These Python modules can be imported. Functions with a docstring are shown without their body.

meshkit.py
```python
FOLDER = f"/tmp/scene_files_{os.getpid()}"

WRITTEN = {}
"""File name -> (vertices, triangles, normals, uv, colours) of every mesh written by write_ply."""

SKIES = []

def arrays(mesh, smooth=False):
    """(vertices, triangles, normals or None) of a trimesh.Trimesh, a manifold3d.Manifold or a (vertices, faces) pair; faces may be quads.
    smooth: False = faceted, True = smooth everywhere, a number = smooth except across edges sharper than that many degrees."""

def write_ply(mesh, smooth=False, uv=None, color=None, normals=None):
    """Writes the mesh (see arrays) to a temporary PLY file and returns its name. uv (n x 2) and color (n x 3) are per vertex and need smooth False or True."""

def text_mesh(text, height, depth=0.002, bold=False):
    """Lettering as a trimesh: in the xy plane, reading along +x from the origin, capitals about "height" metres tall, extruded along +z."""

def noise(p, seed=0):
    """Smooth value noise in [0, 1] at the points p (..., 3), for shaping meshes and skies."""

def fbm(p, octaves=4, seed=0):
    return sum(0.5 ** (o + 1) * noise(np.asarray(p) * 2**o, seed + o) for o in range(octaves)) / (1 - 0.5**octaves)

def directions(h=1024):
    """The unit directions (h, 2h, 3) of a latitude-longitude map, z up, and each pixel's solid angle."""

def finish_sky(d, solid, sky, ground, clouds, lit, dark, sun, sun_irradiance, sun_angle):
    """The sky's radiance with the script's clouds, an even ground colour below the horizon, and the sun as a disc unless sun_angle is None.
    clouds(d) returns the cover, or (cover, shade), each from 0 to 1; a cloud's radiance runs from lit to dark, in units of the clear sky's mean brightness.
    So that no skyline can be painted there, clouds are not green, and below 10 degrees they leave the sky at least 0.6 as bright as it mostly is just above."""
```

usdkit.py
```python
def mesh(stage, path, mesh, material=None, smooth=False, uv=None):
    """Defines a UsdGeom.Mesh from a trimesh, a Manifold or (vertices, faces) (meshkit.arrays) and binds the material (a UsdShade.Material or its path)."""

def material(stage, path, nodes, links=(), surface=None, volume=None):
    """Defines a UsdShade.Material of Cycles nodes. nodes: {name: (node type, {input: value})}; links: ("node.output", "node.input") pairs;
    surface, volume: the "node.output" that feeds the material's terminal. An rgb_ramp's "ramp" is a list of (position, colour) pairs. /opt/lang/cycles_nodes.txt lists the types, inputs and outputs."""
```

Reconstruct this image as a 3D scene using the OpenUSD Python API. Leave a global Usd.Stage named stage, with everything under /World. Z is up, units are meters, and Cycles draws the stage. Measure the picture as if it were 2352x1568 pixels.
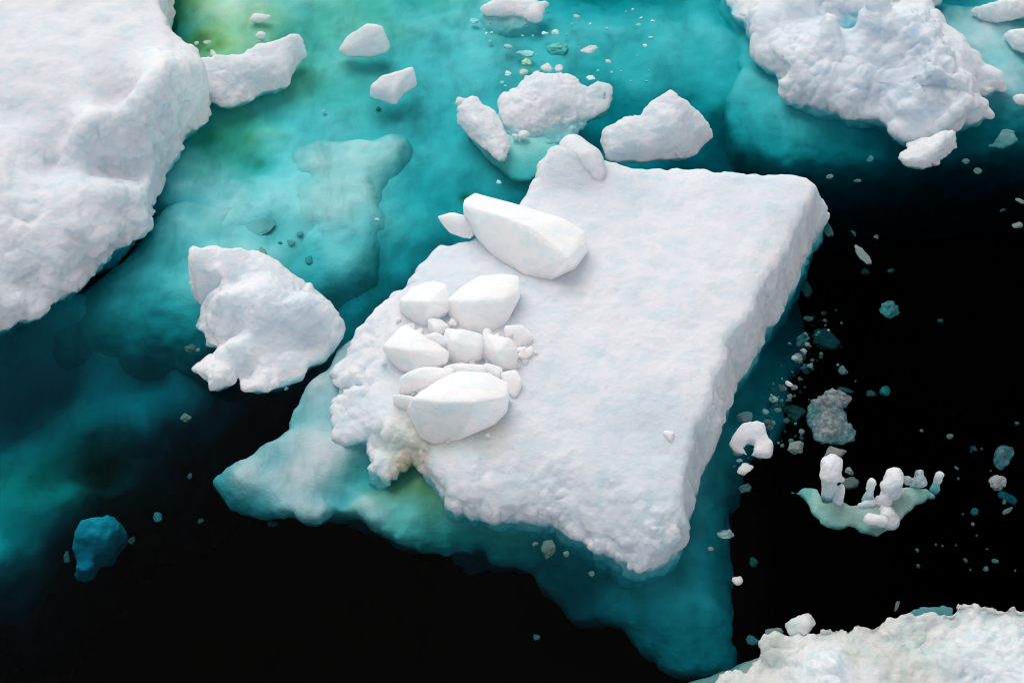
import math
import numpy as np
import shapely
from scipy.interpolate import RBFInterpolator
from scipy.ndimage import distance_transform_edt, gaussian_filter, zoom as nd_zoom
from scipy.spatial import ConvexHull
from pxr import Usd, UsdGeom, UsdLux, UsdShade, Gf, Sdf, Vt
import usdkit, meshkit

stage = Usd.Stage.CreateInMemory()
UsdGeom.SetStageUpAxis(stage, "Z")
UsdGeom.Xform.Define(stage, "/World")

# ---------------------------------------------------------------- camera
EL = math.radians(50.0)                      # the view looks down at 50 degrees from a ship's rail
HFOV = math.radians(30.0)
DIST = 4.0 / math.tan(HFOV / 2)
EYE = np.array([0.0, -DIST * math.cos(EL), DIST * math.sin(EL)])
FWD = -EYE / np.linalg.norm(EYE)
RIGHT = np.array([1.0, 0, 0])
UP = np.cross(RIGHT, FWD)
cam = UsdGeom.Camera.Define(stage, "/World/camera")
m = Gf.Matrix4d(1.0)
m.SetRow(0, Gf.Vec4d(*RIGHT, 0)); m.SetRow(1, Gf.Vec4d(*UP, 0)); m.SetRow(2, Gf.Vec4d(*(-FWD), 0)); m.SetRow(3, Gf.Vec4d(*EYE, 1))
cam.AddTransformOp().Set(m)
cam.CreateHorizontalApertureAttr(36.0)
cam.CreateVerticalApertureAttr(24.0)
cam.CreateFocalLengthAttr(18.0 / math.tan(HFOV / 2))
cam.CreateClippingRangeAttr(Gf.Vec2f(0.1, 5000))
cam.CreateExposureAttr(0.0)

# ---------------------------------------------------------------- light: overcast sky, weak wide sun from the far left
SUN_EL, SUN_AZ = math.radians(56), math.radians(-28)      # azimuth = atan2(x, y)
sun_dir = np.array([math.cos(SUN_EL) * math.sin(SUN_AZ), math.cos(SUN_EL) * math.cos(SUN_AZ), math.sin(SUN_EL)])
SKY_STRENGTH = 0.1
CLOUD = 4.75
sky_mat = usdkit.material(stage, "/World/Looks/overcast_sky", {
    "sky": ("sky_texture", {"sky_type": "single_scattering", "sun_disc": False, "sun_elevation": SUN_EL, "sun_rotation": SUN_AZ}),
    "tc": ("texture_coordinate", {}),
    "n": ("noise_texture", {"scale": 2.2, "detail": 5.0, "roughness": 0.55}),
    "cl": ("rgb_ramp", {"ramp": [(0.3, (CLOUD * 0.88, CLOUD * 0.91, CLOUD * 0.97)), (0.7, (CLOUD * 1.04, CLOUD * 1.04, CLOUD * 1.06))]}),
    "cov": ("map_range", {"from_min": 0.2, "from_max": 0.5, "to_min": 0.9, "to_max": 1.0, "clamp": True}),
    "mix": ("mix_color", {"use_clamp": False}),
    "bg": ("background_shader", {"strength": SKY_STRENGTH}),
}, [("tc.generated", "n.vector"), ("n.fac", "cl.fac"), ("n.fac", "cov.value"), ("cov.result", "mix.fac"),
    ("sky.color", "mix.a"), ("cl.color", "mix.b"), ("mix.result", "bg.color")], surface="bg.background")
dome = UsdLux.DomeLight.Define(stage, "/World/sky")
UsdShade.MaterialBindingAPI.Apply(dome.GetPrim()).Bind(sky_mat)
dome.GetPrim().SetCustomDataByKey("kind", "structure")
sun = UsdLux.DistantLight.Define(stage, "/World/sun")
sun.CreateIntensityAttr(0.62); sun.CreateAngleAttr(45.0); sun.CreateColorAttr(Gf.Vec3f(1.0, 0.97, 0.94))
sun.GetPrim().CreateAttribute("inputs:normalize", Sdf.ValueTypeNames.Bool).Set(True)
zc = sun_dir; xc = np.cross([0, 0, 1.0], zc); xc /= np.linalg.norm(xc); yc = np.cross(zc, xc)
m = Gf.Matrix4d(1.0)
m.SetRow(0, Gf.Vec4d(*xc, 0)); m.SetRow(1, Gf.Vec4d(*yc, 0)); m.SetRow(2, Gf.Vec4d(*zc, 0))
sun.AddTransformOp().Set(m)

# ---------------------------------------------------------------- helpers
def P(u, v, z=0.0):
    """The point at height z seen at (u, v) of a 2352 x 1568 picture."""
    k = math.tan(HFOV / 2) / 1176.0
    d = FWD + RIGHT * ((u - 1176.0) * k) - UP * ((v - 784.0) * k)
    return EYE + d * ((z - EYE[2]) / d[2])

def PP(rows):
    return np.array([P(*r) for r in rows])

noise = meshkit.noise
def fbm(p, o=4, seed=0):
    return meshkit.fbm(p, o, seed) - 0.5

def puffs(p, size, seed):
    """Cloud-like relief in 0..1: round swells of many sizes parted by sharp creases."""
    p = np.asarray(p) / size
    R = np.array([[0.36, 0.48, -0.8], [-0.8, 0.6, 0.0], [0.48, 0.64, 0.6]])
    a, amp, tot = 0, 1.0, 0
    for o in range(4):
        a = a + amp * np.abs(noise(p + 17.3 * o, seed + o) * 2 - 1) ** 0.8
        tot += amp; amp *= 0.55; p = (p @ R) * 1.9
    return np.clip(a / tot * 1.5, 0, 1.2)

def smax(a, b, k):
    h = np.clip(0.5 + 0.5 * (a - b) / k, 0, 1)
    return b + (a - b) * h + k * h * (1 - h)

def nets(F, origin, h):
    """Closed surface F = 0 (F < 0 inside) as vertices and quads."""
    s = F < 0
    c = np.zeros(tuple(n - 1 for n in F.shape), np.int8)
    for a, b, d in np.ndindex(2, 2, 2):
        c += s[a:F.shape[0] - 1 + a, b:F.shape[1] - 1 + b, d:F.shape[2] - 1 + d]
    idx = np.argwhere((c > 0) & (c < 8))
    acc, cnt = np.zeros((len(idx), 3)), np.zeros(len(idx))
    for ax in range(3):
        o1, o2 = [x for x in range(3) if x != ax]
        for a, b in np.ndindex(2, 2):
            off = np.zeros(3, int); off[o1], off[o2] = a, b
            i0 = idx + off; i1 = i0.copy(); i1[:, ax] += 1
            f0, f1 = F[tuple(i0.T)], F[tuple(i1.T)]
            w = (f0 < 0) != (f1 < 0)
            t = np.where(w, f0 / np.where(w, f0 - f1, 1), 0)
            p = np.tile(off.astype(float), (len(idx), 1)); p[:, ax] += t
            acc[w] += p[w]; cnt[w] += 1
    v = (idx + acc / cnt[:, None]) * h + origin
    ids = np.full(c.shape, -1, np.int32)
    ids[tuple(idx.T)] = np.arange(len(idx))
    quads = []
    for ax in range(3):
        o1, o2 = (ax + 1) % 3, (ax + 2) % 3
        lo = [slice(None)] * 3; hi = [slice(None)] * 3
        lo[ax], hi[ax] = slice(0, -1), slice(1, None)
        a, b = s[tuple(lo)], s[tuple(hi)]
        e = np.argwhere(a != b)
        e = e[(e[:, o1] > 0) & (e[:, o2] > 0) & (e[:, o1] < F.shape[o1] - 1) & (e[:, o2] < F.shape[o2] - 1)]
        inside = a[tuple(e.T)]
        q = []
        for d1, d2 in ((-1, -1), (0, -1), (0, 0), (-1, 0)):
            k = e.copy(); k[:, o1] += d1; k[:, o2] += d2
            q.append(ids[tuple(k.T)])
        q = np.stack(q, 1)
        q[~inside] = q[~inside][:, ::-1]
        quads.append(q)
    return v, np.vstack(quads)

def normals(v, q):
    n = np.zeros_like(v)
    fn = np.cross(v[q[:, 2]] - v[q[:, 0]], v[q[:, 3]] - v[q[:, 1]]) if q.shape[1] == 4 else np.cross(v[q[:, 1]] - v[q[:, 0]], v[q[:, 2]] - v[q[:, 0]])
    for k in range(q.shape[1]):
        np.add.at(n, q[:, k], fn)
    return n / np.maximum(np.linalg.norm(n, axis=1, keepdims=True), 1e-12)

def relax(v, q, it=1, lam=0.5):
    from scipy.sparse import coo_matrix
    k = q.shape[1]
    i = np.concatenate([q[:, a] for a in range(k)]); j = np.concatenate([q[:, (a + 1) % k] for a in range(k)])
    A = coo_matrix((np.ones(len(i)), (i, j)), shape=(len(v), len(v))).tocsr()
    A = A + A.T; deg = np.maximum(np.asarray(A.sum(1)), 1)
    for _ in range(it):
        v = v + lam * (A @ v / deg - v)
    return v

def depth(G):
    """Depth of white ice that this water turns to green value G (sRGB)."""
    x = G / 255.0
    lin = ((x + 0.055) / 1.055) ** 2.4 if x > 0.04045 else x / 12.92
    return min(max(math.log(0.80 / max(lin, 0.0012)) / 3.75, 0.015), 1.9)

def D(rows):
    return [(u, v, -depth(g)) for u, v, g in rows]

def floe(outline, ctrl, bottom=-0.5, vox=0.015, rnd=0.05, edge=(0.05, 5.0), lean=0.1, flare=0.3, top=(0.02, 4.0),
         vol=(0.0, 5.0), disp=(), seed=1, smooth=0.0, margin=0.12, dome=None, holes=(), carve=None, fade=0.0, drown=None):
    """A piece of ice as one closed mesh: outline (u, v, z) rows, surface rows (u, v, z) or dome = (height, rim width)."""
    o = PP(outline)[:, :2]
    poly = shapely.Polygon(o).buffer(0)
    ring = None
    if fade:                                              # under water: the rim slopes away into the dark over this width
        rim = np.array([list(P(*k)) for k in outline])
        poly = poly.buffer(fade)
        far = [poly.exterior.interpolate(t, normalized=True) for t in np.linspace(0, 1, 48, endpoint=False)]
        ring = np.array([[k.x, k.y, bottom * 0.92] for k in far])
        o = np.array(poly.exterior.coords)
    fl = max(flare * -bottom, 0.0) + margin
    lo, hi = o.min(0) - fl, o.max(0) + fl
    nx, ny = (np.ceil((hi - lo) / vox).astype(int) + 1)
    x, y = lo[0] + np.arange(nx) * vox, lo[1] + np.arange(ny) * vox
    X, Y = np.meshgrid(x, y, indexing="ij")
    ins = shapely.contains_xy(poly, X, Y)
    for hp in holes:
        ins &= ~shapely.contains_xy(shapely.Polygon(PP(hp)[:, :2]).buffer(0), X, Y)
    d = (distance_transform_edt(~ins) - distance_transform_edt(ins)) * vox
    d = gaussian_filter(d, 1.0)
    X3 = np.stack([X, Y, 0 * X], -1)
    d0 = d
    d = d + edge[0] * (fbm(X3 * edge[1], 5, seed) * 2.2)
    if ctrl is not None:
        c = PP(ctrl) if ring is None else np.vstack([PP(ctrl), ring])
        st = max(1, int(0.05 / vox))
        xs, ys = x[::st], y[::st]
        if xs[-1] < x[-1]: xs = np.append(xs, xs[-1] + st * vox)
        if ys[-1] < y[-1]: ys = np.append(ys, ys[-1] + st * vox)
        gx, gy = np.meshgrid(xs, ys, indexing="ij")
        r = RBFInterpolator(c[:, :2], c[:, 2], kernel="linear" if fade else "thin_plate_spline", smoothing=smooth + 1e-4, neighbors=min(len(c), 40))
        Hc = r(np.stack([gx.ravel(), gy.ravel()], 1)).reshape(gx.shape)
        Hc = np.clip(Hc, c[:, 2].min() - 0.05, c[:, 2].max() + 0.05)
        from scipy.ndimage import map_coordinates
        H = map_coordinates(gaussian_filter(Hc, 1.3 if fade else 0.6), [(X - xs[0]) / (st * vox), (Y - ys[0]) / (st * vox)], order=3, mode="nearest")
    else:
        hgt, rim = dome
        t = np.clip(-d / rim, 0, 1)
        H = hgt * np.sqrt(np.clip(1 - (1 - t) ** 2, 0, 1)) * (0.75 + 0.9 * fbm(X3 * 3.1 + 7, 3, seed + 5)) - 0.01
    H = H + top[0] * 2.2 * fbm(X3 * top[1] + 3, 5, seed + 9)
    if drown is not None:                                  # stays just under the surface
        H = -smax(-H, np.full_like(H, drown), 0.04)
    gxx, gyy = np.gradient(H, vox)
    nrm = 1 / np.sqrt(1 + np.minimum(gxx ** 2 + gyy ** 2, 9))
    zt = H[d < 0.1].max() + 0.12
    nz = int(math.ceil((zt - bottom + 0.1) / vox)) + 1
    z = bottom - 0.05 + np.arange(nz) * vox
    inr = max(-d0.min(), vox)
    rnd = min(rnd, 0.4 * inr)
    ft = (z[None, None] - H[..., None]) * nrm[..., None]
    base = gaussian_filter(np.minimum(H, 0.0), 2.0)[..., None]        # walls lean in above the water and under cut below the rim
    off = np.maximum(flare * np.maximum(base - z, 0) - lean * np.maximum(z, 0)[None, None], -0.65 * inr)
    fs = d[..., None] - off
    F = smax(ft, fs, rnd).astype(np.float32)
    F = smax(F, (bottom - z)[None, None].astype(np.float32), 0.03)
    if vol[0] or carve:
        band = np.argwhere(np.abs(F) < max(vol[0] * 1.6, 0.05) + (0.3 if carve else 0.03))
        pts = band * vox + np.array([lo[0], lo[1], z[0]])
        if vol[0]:
            F[tuple(band.T)] += (vol[0] * 2.2 * fbm(pts * vol[1], 3, seed + 21)).astype(np.float32)
        if carve:
            F[tuple(band.T)] = smax(F[tuple(band.T)], carve(pts).astype(np.float32), 0.02)
    F[0], F[-1], F[:, 0], F[:, -1], F[:, :, 0], F[:, :, -1] = (1.0,) * 6
    v, q = nets(F, np.array([lo[0], lo[1], z[0]]), vox)
    v = relax(v, q, 2, 0.4)
    for kind, amp, size, power in disp:
        n = normals(v, q)
        if kind == "puff":
            a = puffs(v + 0.3 * size * np.stack([fbm(v * 1.5 / size + k * 9, 2, seed + k) for k in range(3)], -1), size * 0.75, seed + 31) - 0.5
        elif kind == "ridge":
            a = 0.5 - np.abs(fbm(v / size, 4, seed + 41)) * 4
        else:
            a = fbm(v / size, 4, seed + 51) * 2.2
        w = power(v) if callable(power) else np.clip(fbm(v * 1.4 + 11, 3, seed + 71) * 4 + 0.55, 0.1, 1.2) if power == "patch" else np.clip(n[:, 2] * 0.5 + 0.7, 0.3, 1) if power == "up" else (np.clip(1.25 - n[:, 2] * 1.1, 0.1, 1) if power == "side" else 1.0)
        if kind == "puff":
            a = a * np.clip(0.65 + 3.0 * fbm(v * 1.7 / size ** 0.5 + 5, 3, seed + 61), 0.05, 1.3)
        v = v + n * (amp * a * w)[:, None]
    return v, q

def hull_block(pts, vox=0.01, rnd=0.02, bump=(0.009, 6.0), seed=1, chip=0.0):
    """A broken block: the hull of its corners with worn edges and uneven faces."""
    c = np.asarray(pts, float)
    c = c.mean(0) + (c - c.mean(0)) * np.array([1.08, 1.08, 1.03])
    h = ConvexHull(c)
    eq = np.unique(np.round(h.equations, 3), axis=0)
    lo, hi = c.min(0) - 0.06, c.max(0) + 0.06
    n = np.ceil((hi - lo) / vox).astype(int) + 1
    g = np.stack(np.meshgrid(*[lo[k] + np.arange(n[k]) * vox for k in range(3)], indexing="ij"), -1)
    F = np.full(g.shape[:3], -1e3)
    r, mid = np.random.default_rng(seed), c.mean(0)
    cuts = []
    for _ in range(1):                                     # broken corners
        d = r.normal(size=3); d[2] = abs(d[2]) * 0.7; d /= np.linalg.norm(d)
        cuts.append([*d, -(mid @ d + ((c - mid) @ d).max() * r.uniform(0.84, 0.97))])
    for e in [*eq, *cuts]:
        F = np.maximum(F, g @ e[:3] + e[3])
    F = gaussian_filter(F, rnd / vox * 0.36, mode='nearest')
    F += bump[0] * 2.2 * fbm(g * bump[1], 4, seed) - 0.008
    if chip:
        F += chip * np.abs(fbm(g * 5.0, 2, seed + 3)) * 2
    F[0], F[-1], F[:, 0], F[:, -1], F[:, :, 0], F[:, :, -1] = (1.0,) * 6
    v, q = nets(F, lo, vox)
    return relax(v, q, 1, 0.25), q

def blob_union(balls, k=0.03, vox=0.01, bump=(0.01, 8.0), seed=1, facet=0):
    """A soft union of capsules (a, b, ra, rb) in world coordinates."""
    A = np.array([np.minimum(a - ra, b - rb) if False else np.minimum(np.array(a) - ra, np.array(b) - rb) for a, b, ra, rb in balls]).min(0) - 0.05
    B = np.array([np.maximum(np.array(a) + ra, np.array(b) + rb) for a, b, ra, rb in balls]).max(0) + 0.05
    n = np.ceil((B - A) / vox).astype(int) + 1
    g = np.stack(np.meshgrid(*[A[i] + np.arange(n[i]) * vox for i in range(3)], indexing="ij"), -1)
    F = None
    for a, b, ra, rb in balls:
        a, b = np.array(a), np.array(b); ab = b - a
        t = np.clip(((g - a) @ ab) / max(ab @ ab, 1e-9), 0, 1)
        f = np.linalg.norm(g - a - t[..., None] * ab, axis=-1) - (ra + (rb - ra) * t)
        F = f if F is None else -smax(-F, -f, k)
    F += bump[0] * 2.2 * fbm(g * bump[1], 4, seed)
    F[0], F[-1], F[:, 0], F[:, -1], F[:, :, 0], F[:, :, -1] = (1.0,) * 6
    v, q = nets(F, A, vox)
    return relax(v, q, 2, 0.4), q

used = {}
def numbered(path):
    k = used.get(path, 0); used[path] = k + 1
    return path if k == 0 else f"{path}_{k:03d}"

def put(path, vq, mat, tint=None, origin=None):
    v, q = vq
    n = normals(v, q)
    me = UsdGeom.Mesh.Define(stage, path)
    if origin is not None:
        v = v - origin
        me.AddTranslateOp().Set(Gf.Vec3d(*map(float, origin)))
    me.CreatePointsAttr(Vt.Vec3fArray.FromNumpy(np.ascontiguousarray(v, dtype=np.float32)))
    me.CreateFaceVertexCountsAttr(Vt.IntArray.FromNumpy(np.full(len(q), q.shape[1], np.int32)))
    me.CreateFaceVertexIndicesAttr(Vt.IntArray.FromNumpy(np.ascontiguousarray(q, dtype=np.int32).ravel()))
    me.CreateSubdivisionSchemeAttr("none")
    me.CreateNormalsAttr(Vt.Vec3fArray.FromNumpy(n.astype(np.float32)))
    me.SetNormalsInterpolation("vertex")
    if tint is None:
        t = np.ones_like(vq[0])
    elif callable(tint):
        t = tint(vq[0])
    else:
        t = np.tile(np.asarray(tint, float), (len(v), 1))
    UsdGeom.PrimvarsAPI(me).CreatePrimvar("tint", Sdf.ValueTypeNames.Color3fArray, "vertex").Set(Vt.Vec3fArray.FromNumpy(np.ascontiguousarray(t, dtype=np.float32)))
    UsdShade.MaterialBindingAPI.Apply(me.GetPrim()).Bind(mat)
    return me.GetPrim()

def tag(p, label, cat, group=None):
    p.SetCustomDataByKey("label", label); p.SetCustomDataByKey("category", cat)
    if group: p.SetCustomDataByKey("group", group)
    return p

def single(name, vq, mat, label, cat, group=None, tint=None):
    base = np.array([*vq[0][:, :2].mean(0), vq[0][:, 2].min()])
    return tag(put(numbered("/World/" + name), vq, mat, tint, base), label, cat, group)

def thing(name, loc, label, cat, group=None):
    x = UsdGeom.Xform.Define(stage, numbered("/World/" + name))
    x.AddTranslateOp().Set(Gf.Vec3d(*map(float, loc)))
    x.loc = np.asarray(loc, float)
    tag(x.GetPrim(), label, cat, group)
    return str(x.GetPath()), np.asarray(loc, float)

def part(t, name, vq, mat, tint=None, label=None):
    p = put(numbered(t[0] + "/" + name), (vq[0] - t[1], vq[1]), mat, (lambda v: tint(v + t[1])) if callable(tint) else tint)
    if label: p.SetCustomDataByKey("label", label)
    return p

def blot(v, rows, rough=3.0, seed=5):
    """0..1 weight of stains lying round the (u, v, z, radius m, strength) rows, with torn edges."""
    w = np.zeros(len(v))
    wob = fbm(v * rough, 4, seed)
    for u, vv, z, r, s in rows:
        c = P(u, vv, z)
        dd = np.hypot(v[:, 0] - c[0], v[:, 1] - c[1]) / r
        w = np.maximum(w, s * np.clip(1.3 - dd + wob * 1.8, 0, 1))
    return w

def mixc(t, c, w):
    return t * (1 - w[:, None]) + np.asarray(c) * w[:, None]

# ---------------------------------------------------------------- materials
def snow_material(name, base, rough=0.55, sss=0.5, bump=0.45, spec=0.3, scale=22.0, mott=0.08):
    return usdkit.material(stage, "/World/Looks/" + name, {
        "t": ("attribute", {"attribute": "tint"}),
        "g": ("geometry", {}),
        "mp": ("mapping", {"scale": (0.8, 1.5, 1.2), "rotation": (0, 0, 0.35)}),
        "n1": ("noise_texture", {"scale": 6.5, "detail": 8.0, "roughness": 0.68, "distortion": 0.6}),
        "r1": ("rgb_ramp", {"ramp": [(0.36, (1 - 1.9 * mott, 1 - 0.7 * mott, 1 - 0.45 * mott)), (0.56, (1, 1, 1))]}),
        "m1": ("mix_color", {"blend_type": "multiply", "fac": 1.0, "b": base}),
        "m2": ("mix_color", {"blend_type": "multiply", "fac": 1.0}),
        "n2": ("noise_texture", {"scale": scale, "detail": 6.0, "roughness": 0.7}),
        "b": ("bump", {"strength": bump, "distance": 0.03}),
        "p": ("principled_bsdf", {"roughness": rough, "subsurface_weight": sss, "subsurface_scale": 0.03, "subsurface_radius": (0.55, 0.9, 1.0), "specular_ior_level": spec, "ior": 1.31}),
    }, [("t.color", "m1.a"), ("g.position", "mp.vector"), ("mp.vector", "n1.vector"), ("n1.fac", "r1.fac"), ("m1.result", "m2.a"), ("r1.color", "m2.b"), ("m2.result", "p.base_color"),
        ("g.position", "n2.vector"), ("n2.fac", "b.height"), ("b.normal", "p.normal")], surface="p.BSDF")

SNOW = snow_material("snow", (0.745, 0.75, 0.79))
ICE = snow_material("wet_ice", (0.70, 0.72, 0.735), rough=0.3, bump=0.35, mott=0.12)
SUNK = usdkit.material(stage, "/World/Looks/sunken_ice", {
    "t": ("attribute", {"attribute": "tint"}), "g": ("geometry", {}),
    "mp": ("mapping", {"scale": (1.5, 0.7, 1.0)}),
    "n1": ("noise_texture", {"scale": 2.2, "detail": 7.0, "roughness": 0.6, "distortion": 0.3}),
    "r1": ("rgb_ramp", {"ramp": [(0.28, (0.46, 0.56, 0.56)), (0.5, (0.84, 0.88, 0.88)), (0.66, (0.96, 0.97, 0.97))]}),
    "m1": ("mix_color", {"blend_type": "multiply", "fac": 1.0}),
    "n2": ("noise_texture", {"scale": 45.0, "detail": 4.0, "roughness": 0.65}),
    "b": ("bump", {"strength": 0.4, "distance": 0.015}),
    "p": ("principled_bsdf", {"roughness": 0.7, "specular_ior_level": 0.0}),
}, [("g.position", "mp.vector"), ("mp.vector", "n1.vector"), ("n1.fac", "r1.fac"), ("t.color", "m1.a"), ("r1.color", "m1.b"), ("m1.result", "p.base_color"),
    ("g.position", "n2.vector"), ("n2.fac", "b.height"), ("b.normal", "p.normal")], surface="p.BSDF")
CLEAR = usdkit.material(stage, "/World/Looks/clear_ice", {
    "g": ("geometry", {}),
    "t": ("attribute", {"attribute": "tint"}),
    "n": ("noise_texture", {"scale": 22.0, "detail": 6.0, "roughness": 0.7}),
    "r": ("rgb_ramp", {"ramp": [(0.34, (0.08, 0.11, 0.115)), (0.52, (0.20, 0.25, 0.26)), (0.72, (0.50, 0.56, 0.57))]}),
    "mm": ("mix_color", {"blend_type": "multiply", "fac": 1.0}),
    "b": ("bump", {"strength": 0.3, "distance": 0.02}),
    "p": ("principled_bsdf", {"roughness": 0.25, "specular_ior_level": 0.4, "ior": 1.31}),
    "tr": ("transparent_bsdf", {"color": (0.9, 0.95, 0.95)}),
    "x": ("mix_closure", {"fac": 0.56}),
}, [("g.position", "n.vector"), ("n.fac", "r.fac"), ("r.color", "mm.a"), ("t.color", "mm.b"), ("mm.result", "p.base_color"), ("n.fac", "b.height"), ("b.normal", "p.normal"), ("tr.BSDF", "x.closure1"), ("p.BSDF", "x.closure2")], surface="x.closure")
AR, AG, AB = 6.4, 1.44, 1.25
WATER = usdkit.material(stage, "/World/Looks/sea_water", {
    "f": ("fresnel", {"IOR": 1.33}),
    "k": ("math", {"math_type": "multiply", "value2": 0.016}),
    "g": ("geometry", {}),
    "n": ("noise_texture", {"scale": 3.0, "detail": 3.0}),
    "b": ("bump", {"strength": 0.05, "distance": 0.03}),
    "t": ("transparent_bsdf", {"color": (1, 1, 1)}),
    "gl": ("glossy_bsdf", {"roughness": 0.12, "color": (1, 1, 1)}),
    "x": ("mix_closure", {}),
    "v": ("absorption_volume", {"color": (1 - AR / 10, 1 - AG / 10, 1 - AB / 10), "density": 10.0}),
}, [("f.fac", "k.value1"), ("k.value", "x.fac"), ("g.position", "n.vector"), ("n.fac", "b.height"), ("b.normal", "gl.normal"), ("t.BSDF", "x.closure1"), ("gl.BSDF", "x.closure2")], surface="x.closure", volume="v.volume")
BED = usdkit.material(stage, "/World/Looks/sea_bed", {"p": ("principled_bsdf", {"base_color": (0.05, 0.05, 0.045), "roughness": 0.9})}, surface="p.BSDF")

# ---------------------------------------------------------------- the sea and its bed
def box(lo, hi):
    x0, y0, z0 = lo; x1, y1, z1 = hi
    v = np.array([[x0, y0, z0], [x1, y0, z0], [x1, y1, z0], [x0, y1, z0], [x0, y0, z1], [x1, y0, z1], [x1, y1, z1], [x0, y1, z1]], float)
    return v, np.array([[0, 3, 2, 1], [4, 5, 6, 7], [0, 1, 5, 4], [1, 2, 6, 5], [2, 3, 7, 6], [3, 0, 4, 7]])

def structure(name, vq, mat):
    me = usdkit.mesh(stage, "/World/" + name, vq, mat)
    me.GetPrim().SetCustomDataByKey("kind", "structure")
structure("sea", box((-400, -400, -30), (400, 400, 0)), WATER)
structure("sea_bed", box((-420, -420, -33), (420, 420, -30.02)), BED)

ALGAE, OLIVE, BROWN = (0.42, 0.40, 0.12), (0.72, 0.70, 0.36), (0.50, 0.38, 0.16)

# ---------------------------------------------------------------- the sunken ice
shelf_top = D([(380, -60, 150), (420, 25, 120), (480, 60, 165), (560, 60, 168), (650, 100, 165), (800, 30, 165), (760, 100, 168), (480, 130, 150), (600, 170, 160),
    (700, 60, 160), (900, 20, 172), (1000, 30, 185), (950, 100, 182), (1000, 200, 176), (1100, 150, 182), (850, 60, 178), (1150, 100, 182), (1300, 100, 176), (1400, 60, 172),
    (1500, 40, 172), (1600, 20, 165), (1650, 60, 162), (1600, 130, 158), (1700, 180, 150), (1720, 100, 155), (1550, 200, 160), (1450, 200, 162), (1640, 250, 140), (1600, 330, 85),
    (1580, 250, 120), (1680, 340, 70), (1560, 185, 150), (1450, 285, 115), (1400, 280, 105), (1370, 320, 120), (1350, 330, 115), (1300, 250, 160), (1200, 250, 160),
    (1000, 300, 166), (1050, 400, 160), (980, 450, 142), (950, 600, 130), (900, 680, 112), (870, 650, 120), (830, 720, 112), (1100, 430, 150), (1150, 430, 156), (1080, 350, 166),
    (1000, 500, 150), (930, 640, 130), (1020, 470, 140), (790, 790, 95), (740, 840, 50), (1200, 400, 150), (1300, 450, 130), (1100, 560, 120), (640, 270, 140), (760, 240, 160), (700, 330, 160),
    (480, 312, 135), (562, 338, 140), (592, 392, 125), (600, 310, 170), (640, 335, 175), (420, 360, 160), (450, 400, 170), (420, 450, 168), (500, 390, 176), (540, 390, 168), (640, 400, 178), (520, 450, 176), (350, 480, 150), (600, 480, 178), (700, 450, 178), (800, 420, 172), (700, 560, 160), (800, 560, 155), (480, 560, 165), (500, 250, 150), (880, 260, 172), (700, 620, 130), (800, 660, 115), (1500, 420, 100), (1700, 420, 60), (-100, -60, 150),
    (300, 200, 150), (330, 450, 120), (1700, -60, 165), (1100, -100, 180), (700, -100, 160), (350, 350, 120), (1760, 250, 120)])
shelf_top = [(u, v, z * .3 if u < 640 and v < 180 else z * .62 if u < 860 and v < 300 else z * .62 if 370 < u < 930 and 280 < v < 640 else z * .9 - .008 if v < 460 else z * .94) for u, v, z in shelf_top]
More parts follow.
